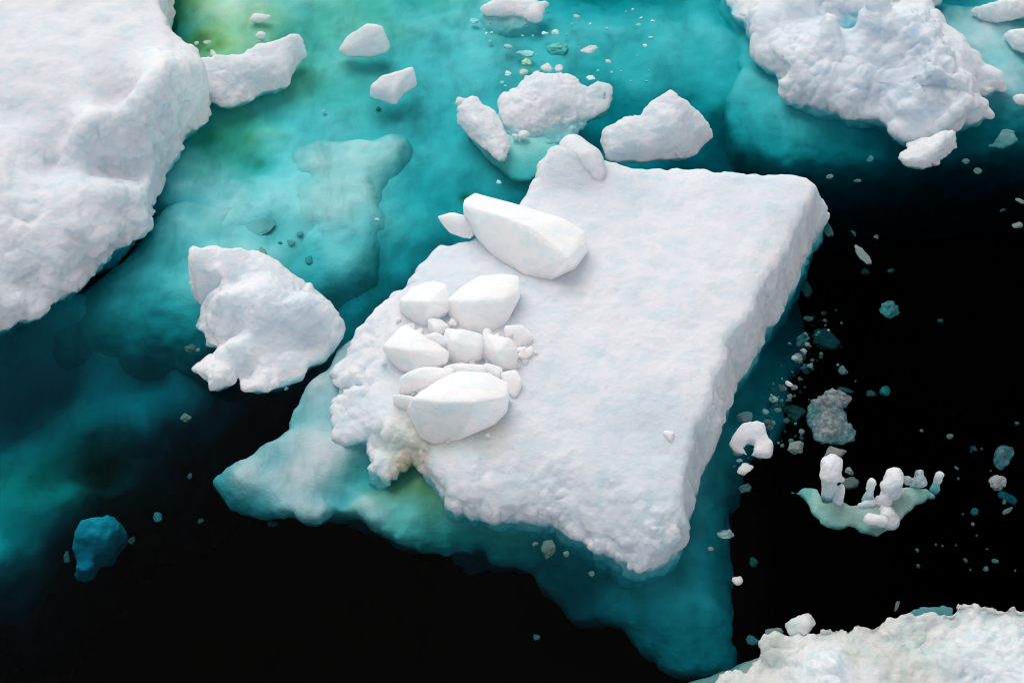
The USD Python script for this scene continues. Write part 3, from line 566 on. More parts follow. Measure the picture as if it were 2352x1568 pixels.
def chunk(name, outline, h, rim, label, cat="ice chunk", z=0.0, group=None, mat=None, tint=None, ctrl=None, bottom=-.3, vox=.012, edge=(.02, 9), seed=1, flare=-.8, disp=(("puff", .012, .09, 0), ("fbm", .008, .05, 0)), holes=(), vol=(.012, 8), top=(.012, 7), rnd=.035, lean=.15):
    o = [(r[0], r[1], r[2] if len(r) > 2 else z) for r in outline]
    inr = math.sqrt(abs(shapely.Polygon(PP(o)[:, :2]).area)) * .4
    bottom = max(bottom, -.04 - .5 * inr + (min(k[2] for k in ctrl) if ctrl else 0))
    return single(name, floe(o, ctrl, bottom=bottom, vox=vox, rnd=rnd, edge=edge, lean=lean, flare=flare, top=top, vol=vol, disp=disp, seed=seed, dome=(h, rim), holes=holes), mat or SNOW, label, cat, group, tint)

chunk("ice_chunk", [(2058, 366), (2070, 350), (2084, 345), (2082, 318, .05), (2100, 305, .03), (2130, 325, .0), (2150, 305, .1), (2190, 303, .1), (2204, 317, .05), (2193, 341), (2160, 366), (2127, 388), (2078, 381)], .2, .12,
      "bright white crusty chunk at the tip of the upper right floe", ctrl=[(2065, 366, .05), (2090, 335, .02), (2110, 320, .02), (2100, 350, .05), (2150, 320, .16), (2190, 312, .15), (2195, 330, .08), (2140, 350, .14), (2110, 372, .1), (2130, 384, .02)], seed=61, rnd=.03, disp=(("puff", .03, .08, 0), ("fbm", .012, .04, 0)))
chunk("ice_chunk", [(2304, 60, .1), (2330, 56, .12), (2370, 62, .1), (2380, 100), (2355, 122), (2330, 112), (2310, 92)], .22, .2, "smooth white rounded chunk at the right edge by the upper right floe", seed=62, vol=(.01, 5))
chunk("ice_chunk", [(2226, 15, .05), (2260, 8, .1), (2300, -10, .1), (2360, -10, .1), (2375, 30), (2330, 45), (2290, 52), (2245, 40)], .2, .25, "rounded white ice lump in the top right corner", seed=63, disp=(("puff", .04, .13, 0), ("fbm", .008, .05, 0)))
chunk("ice_chunk", [(2316, 222), (2340, 218), (2370, 222), (2365, 240), (2335, 238)], .08, .1, "small flat white chunk at the right edge, below the smooth rounded one", seed=64)
chunk("sunken_ice_chunk", [(2268, 330, -.06), (2300, 300, -.05), (2335, 295, -.05), (2345, 318, -.05), (2310, 336, -.06)], .03, .15, "pale half sunken flake at right below the upper right floe", z=-.06, mat=SUNK, ctrl=[(2280, 325, -.08), (2320, 305, -.05), (2335, 320, -.07)], seed=65, cat="sunken ice", tint=(.4, .42, .44))

# ---------------------------------------------------------------- the dirty floe at the lower right
BO = [(1600, 1640, .1), (1631, 1568, .12), (1663, 1551, .14), (1705, 1538, .18), (1737, 1510, .22), (1763, 1497, .24), (1759, 1475, .28), (1780, 1468, .28), (1817, 1462, .28), (1855, 1461, .28), (1878, 1449, .3), (1897, 1458, .28), (1919, 1454, .28), (1945, 1451, .28), (1961, 1430, .32), (1983, 1445, .28), (2003, 1448, .28), (2019, 1427, .32), (2041, 1418, .34), (2073, 1430, .3),
      (2086, 1420, .32), (2111, 1414, .33), (2159, 1415, .33), (2191, 1413, .33), (2198, 1401, .36), (2239, 1404, .35), (2262, 1395, .37), (2278, 1385, .4), (2303, 1398, .37), (2332, 1401, .36), (2360, 1390, .38), (2480, 1380, .38), (2480, 1760, .3), (1600, 1760, .3)]
BC = [(1640, 1575, .14), (1705, 1545, .2), (1760, 1500, .25), (1770, 1480, .29), (1860, 1468, .3), (1880, 1456, .31), (1960, 1436, .33), (1920, 1470, .29), (2020, 1435, .33), (2040, 1425, .35), (2110, 1422, .35), (2190, 1420, .35), (2200, 1406, .37), (2280, 1390, .42), (2350, 1398, .4), (1780, 1530, .2), (1800, 1545, .2), (1880, 1510, .42), (1920, 1520, .46), (1850, 1550, .36),
      (1950, 1550, .4), (1960, 1500, .34), (2040, 1480, .34), (2060, 1520, .38), (2000, 1500, .33), (2150, 1470, .38), (2200, 1520, .44), (2100, 1550, .36), (2280, 1450, .44), (2320, 1500, .5), (2300, 1560, .46), (2250, 1545, .4), (2340, 1430, .42), (2440, 1500, .5), (1700, 1600, .22), (2000, 1650, .4), (2300, 1700, .4), (1640, 1700, .3), (1960, 1470, .3), (2290, 1425, .35)]
def br_tint(v):
    t = mixc(np.full_like(v, 0.95), (0.86, 0.83, 0.77), blot(v, [(1850, 1490, .3, .7, .9), (2050, 1470, .3, .6, .8), (2200, 1450, .35, .5, .7), (1720, 1550, .2, .4, .9), (2330, 1450, .4, .5, .6)], 3, 24))
    t = mixc(t, (0.78, 0.75, 0.58), blot(v, [(1810, 1540, .2, .16, .6), (1870, 1480, .3, .12, .4), (1970, 1510, .33, .12, .6), (2090, 1540, .36, .15, .3), (1800, 1515, .22, .1, .6)], 6, 25))
    t = mixc(t, (0.60, 0.62, 0.62), blot(v, [(2340, 1430, .4, .12, .6), (2195, 1410, .35, .06, .6), (2080, 1430, .3, .05, .5)], 7, 26))
    return mixc(t, (1.12, 1.12, 1.16), blot(v, [(1900, 1530, .4, .3, 1), (2320, 1530, .5, .5, .6)], 2, 27))
br = thing("snow_floe", P(2050, 1500, 0), "cream stained crumbly floe along the lower right edge", "ice floe")
part(br, "floe_body", floe(BO, BC, bottom=-.4, vox=0.0125, edge=(0.05, 8), top=(0.03, 5), vol=(0.03, 7), lean=-0.05, flare=0.0, rnd=0.03,
     disp=[("puff", 0.12, 0.5, 0), ("puff", 0.05, 0.2, 0), ("puff", 0.03, 0.08, "patch"), ("fbm", 0.008, 0.04, 0)], seed=47), ICE, br_tint)
part(br, "submerged_foot", floe([(1500, 1568, -.1), (1560, 1545, -.1), (1640, 1528, -.1), (1690, 1505, -.08), (1725, 1490, -.15), (1760, 1490, -.15), (1830, 1470, -.15), (1900, 1445, -.15), (1960, 1428, -.15), (1985, 1424, -.15), (2020, 1440, -.15), (2150, 1450, -.15), (2400, 1450, -.2), (2400, 1700, -.2), (1500, 1700, -.2)],
     [(u, v, z * .35) for u, v, z in D([(1540, 1560, 105), (1600, 1548, 130), (1650, 1535, 135), (1700, 1510, 160), (1730, 1500, 165), (1800, 1480, 130), (1890, 1452, 110), (1960, 1430, 105), (1700, 1600, 150), (2000, 1600, 150), (2300, 1500, 120), (1500, 1640, 100)])], bottom=-.8, vox=.016, edge=(.05, 5), top=(.025, 5), flare=0, fade=.1, rnd=.05, disp=[("fbm", .015, .08, 0)], seed=49), SUNK, (.34, .33, .32))
chunk("sunken_ice_slab", [(2058, 1415, -.07), (2062, 1402, -.07), (2120, 1392, -.07), (2170, 1385, -.07), (2195, 1395, -.07), (2190, 1425, -.07), (2100, 1430, -.07)], 0, .1, "pale blue grey sunken slab peeping out behind the lower right floe", mat=SUNK, cat="sunken ice",
      ctrl=[(2070, 1405, -.1), (2120, 1398, -.08), (2180, 1393, -.07), (2130, 1420, -.1)], seed=66, tint=(.34, .36, .38))

# ---------------------------------------------------------------- floes and chunks afloat
C1O = [(435, 648), (463, 624, .1), (484, 609, .15), (512, 608, .15), (528, 622, .1), (556, 618, .12), (605, 618, .12), (642, 631, .08), (664, 648, .04), (728, 672), (767, 695), (784, 720), (797, 733), (793, 768), (776, 800), (741, 826), (713, 840), (702, 864), (664, 882), (610, 895), (560, 893), (552, 872), (545, 860), (534, 883), (482, 900), (478, 880), (426, 842), (445, 823), (470, 812), (491, 808), (497, 795), (462, 784), (470, 768), (440, 745), (436, 724), (465, 708), (443, 684)]
C1C = [(445, 660, .16), (470, 635, .26), (500, 620, .3), (530, 640, .22), (560, 640, .26), (605, 640, .28), (640, 660, .26), (660, 680, .24), (470, 660, .14), (490, 655, .2), (520, 670, .26), (510, 695, .27), (480, 700, .14), (450, 690, .05), (560, 700, .24), (600, 720, .24), (690, 715, .24), (740, 715, .2), (775, 720, .1), (720, 680, .1), (640, 740, .17), (700, 760, .1), (760, 780, .04), (700, 820, .04),
       (600, 780, .12), (560, 760, .12), (520, 740, .12), (470, 730, .02), (450, 750, -.02), (480, 770, .02), (520, 785, .16), (540, 800, .16), (500, 815, .1), (580, 810, .1), (640, 830, .05), (600, 870, .03), (520, 850, .1), (490, 870, .08), (450, 840, .02), (555, 850, .01), (660, 870, -.01), (540, 620, .26), (790, 745, .0)]
C1C = [(u, v, h * 1.35) for u, v, h in C1C]
hole = P(478, 664, .2)
single("snow_floe", floe(C1O, C1C, bottom=-.45, vox=0.0115, edge=(0.025, 8), top=(0.02, 5), vol=(0.016, 8), lean=0.1, flare=-0.7, rnd=0.05, disp=[("puff", 0.035, 0.15, "up"), ("fbm", 0.010, 0.07, 0), ("fbm", 0.004, 0.03, 0)], seed=53,
       carve=lambda p: 0.055 - np.sqrt(((p[:, 0] - hole[0]) / 2.4) ** 2 + ((p[:, 1] - hole[1]) / 1.0) ** 2 + ((p[:, 2] - hole[2] - .02) / 5.0) ** 2)), SNOW,
       "rounded snowy floe with short prongs along its near side, left of the slab", "ice floe",
       tint=lambda v: mixc(np.full_like(v, 1.08), (.88, .95, .99), blot(v, [(640, 770, .1, .35, .8), (700, 780, .08, .35, .8), (480, 740, .0, .2, .6), (600, 850, .05, .3, .4)], 3, 28)))
chunk("ice_wedge", [(452, 172, .02), (486, 150, .12), (554, 145, .12), (590, 122, .12), (637, 107, .14), (691, 88, .14), (706, 118, .05), (690, 142, 0), (674, 170), (663, 198), (618, 206), (567, 232), (514, 246), (470, 228)], .2, .2, "long white wedge of ice touching the big left floe", "ice chunk",
      ctrl=[(470, 170, .18), (554, 155, .22), (600, 130, .22), (640, 115, .22), (690, 97, .2), (695, 120, .13), (650, 150, .16), (600, 170, .16), (540, 190, .12), (490, 200, .12), (660, 190, .03), (610, 200, .03), (560, 225, .03), (510, 238, .02), (580, 200, .07)], seed=67, bottom=-.4, flare=-.7, disp=(("puff", .025, .12, 0), ("fbm", .01, .05, 0)))
chunk("ice_chunk", [(775, 118), (795, 104), (820, 93, .05), (845, 78, .1), (866, 73, .12), (897, 86, .1), (888, 118), (848, 131), (800, 131)], .2, .2, "smooth almond shaped white chunk in the turquoise water, upper left of centre", seed=68, vol=(.008, 4), edge=(.008, 6), disp=(("fbm", .008, .12, 0),),
      ctrl=[(782, 118, .04), (820, 100, .13), (862, 80, .22), (890, 92, .18), (885, 112, .08), (850, 108, .18), (820, 120, .1), (850, 127, .04)], flare=-.7)
chunk("ice_chunk", [(845, 219), (870, 195, .05), (918, 178, .08), (954, 163, .08), (957, 190, .03), (932, 211), (909, 240), (876, 231)], .14, .15, "angular white chunk below the almond shaped one", seed=69, vol=(.008, 5), edge=(.012, 9), flare=-.7,
      ctrl=[(852, 218, .07), (900, 195, .14), (950, 172, .14), (950, 190, .08), (915, 215, .12), (905, 235, .03), (880, 222, .08)], disp=(("fbm", .01, .08, 0),))
chunk("ice_chunk", [(565, 50), (585, 36), (603, 24, .05), (632, 28, .04), (627, 42), (600, 50)], .1, .1, "small white chunk near the top left in the olive water", seed=70, flare=-.7)
chunk("ice_chunk", [(584, 84), (598, 76), (613, 78), (611, 87), (596, 90)], .06, .07, "tiny white chunk in the olive water above the long wedge", seed=71, flare=-.7)
chunk("ice_chunk", [(1097, 22), (1125, 10), (1150, -12, .05), (1268, -12, .1), (1256, 20), (1242, 52), (1222, 50), (1184, 35), (1150, 38), (1118, 34)], .14, .15, "flat white chunk cut by the top edge of the picture, middle", seed=72, bottom=-.4, flare=-.7, vol=(.015, 8))
chunk("sunken_ice_chunk", [(1108, 30, -.06), (1180, 35, -.06), (1225, 50, -.06), (1190, 68, -.1), (1150, 80, -.12), (1120, 66, -.1)], 0, .1, "pale sunken tail below the flat chunk at the top edge", cat="sunken ice", mat=SUNK, ctrl=[(1120, 35, -.04), (1200, 50, -.05), (1150, 70, -.1), (1180, 60, -.08)], seed=73, flare=.5)

tw = thing("twin_lobed_floe", P(1230, 270, 0), "twin lobed wet floe behind the slab's round knob", "ice floe")
part(tw, "long_lobe", floe([(1050, 264), (1058, 250, .05), (1080, 235, .08), (1103, 243, .05), (1114, 266), (1142, 278), (1164, 311), (1178, 336), (1165, 365), (1145, 372), (1111, 338), (1080, 316), (1055, 288)] and [(r[0], r[1], (r[2] if len(r) > 2 else 0)) for r in [(1050, 264), (1058, 250, .05), (1080, 235, .08), (1103, 243, .05), (1114, 266), (1142, 278), (1164, 311), (1178, 336), (1165, 365), (1145, 372), (1111, 338), (1080, 316), (1055, 288)]],
     [(1065, 262, .12), (1085, 248, .17), (1100, 262, .14), (1085, 285, .15), (1110, 300, .11), (1140, 300, .09), (1150, 330, .07), (1120, 330, .06), (1155, 360, .02), (1080, 310, .04), (1170, 335, .02)], bottom=-.35, vox=.0125, edge=(.02, 8), top=(.012, 6), vol=(.015, 7), flare=-.7, rnd=.05, disp=[("puff", .025, .11, 0), ("fbm", .008, .05, 0)], seed=57), SNOW)
RB = [(1142, 234), (1150, 220), (1190, 212), (1223, 192), (1268, 190), (1307, 184), (1346, 204), (1366, 195), (1408, 209), (1400, 243), (1352, 265), (1313, 299), (1268, 310), (1223, 316), (1190, 312), (1160, 285), (1148, 266)]
part(tw, "broad_lobe", floe([(u, v, .03) for u, v in RB], [(1150, 230, .06), (1190, 222, .13), (1230, 205, .17), (1270, 203, .17), (1305, 195, .12), (1345, 212, .07), (1370, 203, .08), (1400, 220, .07), (1390, 240, .03), (1340, 245, .05), (1290, 240, .1), (1240, 240, .12), (1180, 250, .08), (1210, 275, .06), (1270, 270, .02), (1310, 280, -.02), (1250, 300, -.03), (1200, 300, -.02)],
     bottom=-.35, vox=.0125, edge=(.03, 9), top=(.02, 8), vol=(.02, 9), flare=-.7, rnd=.04, disp=[("puff", .03, .09, 0), ("fbm", .012, .04, 0)], seed=58), SNOW,
     lambda v: mixc(np.ones_like(v), (.76, .85, .84), blot(v, [(1380, 220, .05, .2, .8), (1320, 285, 0, .2, .6)], 4, 29)))
part(tw, "submerged_foot", floe([(u, v, -.07) for u, v in [(1070, 300), (1110, 270), (1150, 260), (1250, 240), (1400, 230), (1405, 250), (1350, 275), (1310, 310), (1290, 350), (1220, 400), (1170, 392), (1120, 360), (1085, 330)]], [(u, v, z * .4) for u, v, z in D([(1100, 320, 175), (1150, 290, 180), (1200, 310, 185), (1200, 350, 170), (1180, 385, 130), (1260, 320, 175), (1320, 285, 160), (1390, 245, 150), (1250, 370, 140), (1130, 350, 165)])],
     bottom=-.6, vox=.016, edge=(.03, 6), top=(.012, 5), flare=-.8, rnd=.05, seed=59), SUNK, (.95, .93, .86))
chunk("ice_chunk", [(1362, 196, .04), (1385, 194, .05), (1409, 208, .04), (1402, 236, 0), (1392, 242, 0), (1372, 222, .02)], .12, .08, "clear glassy lump at the right end of the twin lobed floe", mat=CLEAR, seed=74, tint=(1.5, 1.5, 1.45))
chunk("ice_chunk", [(1040, 240), (1050, 226), (1075, 222, .03), (1088, 214, .05), (1100, 230), (1070, 246)], .09, .08, "small grey white flake behind the twin lobed floe's long lobe", seed=75, mat=ICE)
chunk("ice_chunk", [(1183, 306), (1196, 294, .03), (1214, 297, .03), (1222, 310), (1200, 320)], .07, .06, "small pale block in the notch of the twin lobed floe", seed=76, mat=ICE)
chunk("ice_chunk", [(1173, 311), (1182, 303, .02), (1193, 312), (1199, 318), (1180, 318)], .06, .05, "tiny white flake beside the pale block in the twin lobed floe's notch", seed=77)
chunk("ice_chunk", [(1327, 230), (1340, 212, .04), (1352, 205, .05), (1366, 222), (1362, 240), (1340, 243)], .1, .08, "small peaked lump among the wet ice of the twin lobed floe", seed=78, mat=ICE)
chunk("ice_boulder", [(1374, 304, .08), (1400, 290, .15), (1436, 271, .22), (1464, 274, .22), (1486, 240, .28), (1510, 218, .34), (1540, 207, .38), (1556, 222, .36), (1587, 237, .3), (1604, 258, .2), (1638, 292, .1), (1638, 306, .05), (1604, 350), (1582, 361), (1480, 370), (1390, 365), (1380, 320, .05)], .5, .3,
      "craggy white boulder of ice behind the slab's far edge", "ice chunk", bottom=-.4, vox=.0125, flare=-.7, lean=.15, vol=(.02, 6), edge=(.02, 8), seed=79, disp=(("puff", .02, .1, 0), ("fbm", .012, .06, 0)),
      ctrl=[(1385, 308, .12), (1436, 282, .27), (1470, 282, .28), (1500, 240, .36), (1540, 215, .45), (1560, 235, .42), (1590, 250, .34), (1600, 280, .26), (1630, 298, .12), (1530, 270, .38), (1560, 290, .32), (1500, 310, .26), (1440, 320, .2), (1400, 330, .12), (1580, 320, .16), (1600, 340, .05), (1530, 340, .16), (1450, 350, .1), (1540, 250, .4)])

# small floating bits: px centre, px width and height, height of the centre above the water, tilt, material and tint
def bit(name, u, v, w, h, z, label, cat="ice bit", group=None, mat=None, tint=None, seed=0, ang=0.0, sub=3, rough=0.8, facets=4, flat=0.5):
    import trimesh
    r = np.random.default_rng(9000 + seed)
    s = trimesh.creation.icosphere(subdivisions=sub)
    p = np.array(s.vertices)
    rad = np.full(len(p), 1.25)
    for k in range(facets):                           # broken faces
        d = r.normal(size=3); d /= np.linalg.norm(d)
        c = r.uniform(0.6, 0.95)
        dt = p @ d
        lim = np.where(dt > 1e-3, c / np.maximum(dt, 1e-3), 9)
        rad = -smax(-rad, -lim, 0.12)
    rad *= 1 + rough * fbm(p * 2.2 + r.random(3) * 50, 4, seed)
    p = p * rad[:, None]
    p /= np.abs(p).max(0)
    sx = w * 8 / 2352 / 2; sy = h * 8 / 2352 / 2 / math.sin(EL) * .95
    p = p * [sx, sy, max(min(sx, sy) * flat, .012)]
    ca, sa = math.cos(ang), math.sin(ang)
    p = p @ np.array([[ca, sa, 0], [-sa, ca, 0], [0, 0, 1]])
    c = P(u, v, z)
    return single(name, (p + c, np.array(s.faces)), mat or SNOW, label, cat, group, tint)

r = np.random.default_rng(5)
for i, (u, v, z, sz) in enumerate([(1040, 738, .40, 20), (945, 752, .33, 22), (962, 762, .34, 16), (1120, 826, .37, 18), (1104, 858, .36, 16), (1006, 850, .36, 14), (1028, 868, .35, 18), (990, 878, .33, 16), (1140, 774, .42, 16), (1118, 768, .43, 20), (1172, 772, .42, 16), (1205, 832, .38, 14), (1190, 842, .38, 12),
                                  (1150, 880, .36, 14), (938, 892, .27, 18), (950, 900, .27, 14), (928, 872, .26, 16), (915, 735, .3, 14), (1060, 840, .38, 14), (1085, 832, .38, 12), (1170, 925, .34, 12), (1230, 812, .39, 10), (1120, 1000, .29, 10), (880, 830, .25, 12), (1030, 1010, .26, 12)]):
    bit("ice_crumb", u, v, sz * 1.25, sz, z, "white crumb of ice among the rubble on the slab", cat="ice crumb", group="crumbs of ice in the rubble heap", mat=SNOW, tint=(1.2, 1.2, 1.17), seed=50 + i, ang=r.random() * 3, flat=.8)
# in the turquoise water near the top
for i, (u, v, w, h, z, mt, ti, lb) in enumerate([
    (1257, 154, 34, 28, .02, SNOW, None, "white pebble of ice, larger of a close pair above the twin lobed floe"), (1283, 157, 25, 24, .015, SNOW, None, "smaller pebble of a close pair above the twin lobed floe"),
    (1167, 168, 20, 18, -.03, SUNK, None, "faint round ice bit left of the yellowish ones"), (1203, 166, 26, 16, .0, ICE, (1, .95, .72), "yellowish ice bit above the twin lobed floe, the nearer one"), (1209, 144, 30, 22, -.05, SUNK, (1, .92, .62), "yellowish sunken flake above the twin lobed floe, the farther one"),
    (1353, 115, 50, 24, -.01, ICE, None, "flat white flake alone right of top centre"), (1206, 124, 54, 20, -.07, SUNK, None, "dim long sunken flake above the yellowish bits"), (1167, 108, 26, 16, -.04, SUNK, None, "small pale ice bit left of the dim long flake"),
    (1251, 76, 20, 12, -.04, SUNK, None, "faint ice bit below the flat chunk at the top edge, left one"), (1276, 75, 24, 18, -.03, SUNK, None, "faint ice bit below the flat chunk at the top edge, right one"), (1324, 38, 20, 16, -.02, ICE, None, "small pale bit near the top edge, right of the flat chunk"),
    (1397, 141, 18, 13, -.01, ICE, (1, .95, .85), "small warm white bit right of the lone flat flake"), (1481, 105, 13, 11, -.03, SUNK, None, "tiny pale bit farthest right in the turquoise water"), (1090, 48, 28, 18, -.06, SUNK, None, "dim bit left of the chunk cut by the top edge"),
    (1320, 188, 26, 16, .03, CLEAR, (1.6, 1.6, 1.6), "glassy bit at the far rim of the twin lobed floe"), (1357, 180, 24, 16, -.03, SUNK, None, "dim bit behind the glassy lump of the twin lobed floe"), (1280, 110, 60, 40, -.13, SUNK, (1, .96, .85), "broad dim sunken flake left of the lone flat flake"),
    (489, 124, 17, 32, .01, ICE, None, "short white finger of ice in a brown stain by the left floe"), (476, 97, 24, 13, -.01, ICE, None, "flat bit above the white finger in the brown stain"), (452, 100, 16, 12, -.03, SUNK, None, "dim bit left in the brown stain by the left floe"),
    (1146, 418, 14, 14, -.06, SUNK, None, "single pale speck in the turquoise gap left of the slab's knob"), (866, 505, 16, 11, -.06, SUNK, (1, .92, .85), "warm speck on the pale sunken shelf's right side"), (745, 255, 14, 9, -.1, SUNK, None, "pale speck on the sunken shelf below the long wedge"),
    (1085, 245, 16, 14, -.05, SUNK, None, "faint speck beside the twin lobed floe's long lobe"), (870, 250, 16, 12, -.16, SUNK, (.25, .35, .3), "dark speck below the angular chunk"), (905, 265, 14, 20, -.2, SUNK, (.25, .4, .35), "dark upright speck below the angular chunk")]):
    bit("ice_bit", u, v, w, h, z, lb, mat=mt, tint=ti, seed=100 + i, ang=(i * 0.7) % 1.2 - .6)
# dark thin plates on the pale shelf
for i, (u, v, w, h, ti, lb) in enumerate([(597, 524, 84, 52, (.62, .62, .62), "large grey plate lying on the pale sunken shelf"), (688, 536, 18, 15, (.42, .5, .5), "small dark plate right of the large grey plate"), (668, 557, 24, 18, (.45, .46, .44), "grey plate between the dark ones on the pale shelf"), (602, 577, 22, 22, (.55, .46, .36), "brownish plate below the large grey plate"),
                                          (708, 596, 26, 22, (.36, .48, .47), "dark three sided plate above the rounded floe"), (643, 557, 11, 9, (.3, .38, .38), "tiny dark plate below the large grey plate")]):
    z = -.2
    for _ in range(6):
        c = P(u, v, z); near = left_mesh[0][np.hypot(left_mesh[0][:, 0] - c[0], left_mesh[0][:, 1] - c[1]) < .05]
        z = .5 * z + .5 * (near[:, 2].max() if len(near) else z)
    bit("sunken_plate", u, v, w, h, z + .004, lb, "sunken ice", mat=SUNK, tint=ti, seed=150 + i, rough=.3, facets=9, flat=.12, ang=.25 if i == 0 else i)

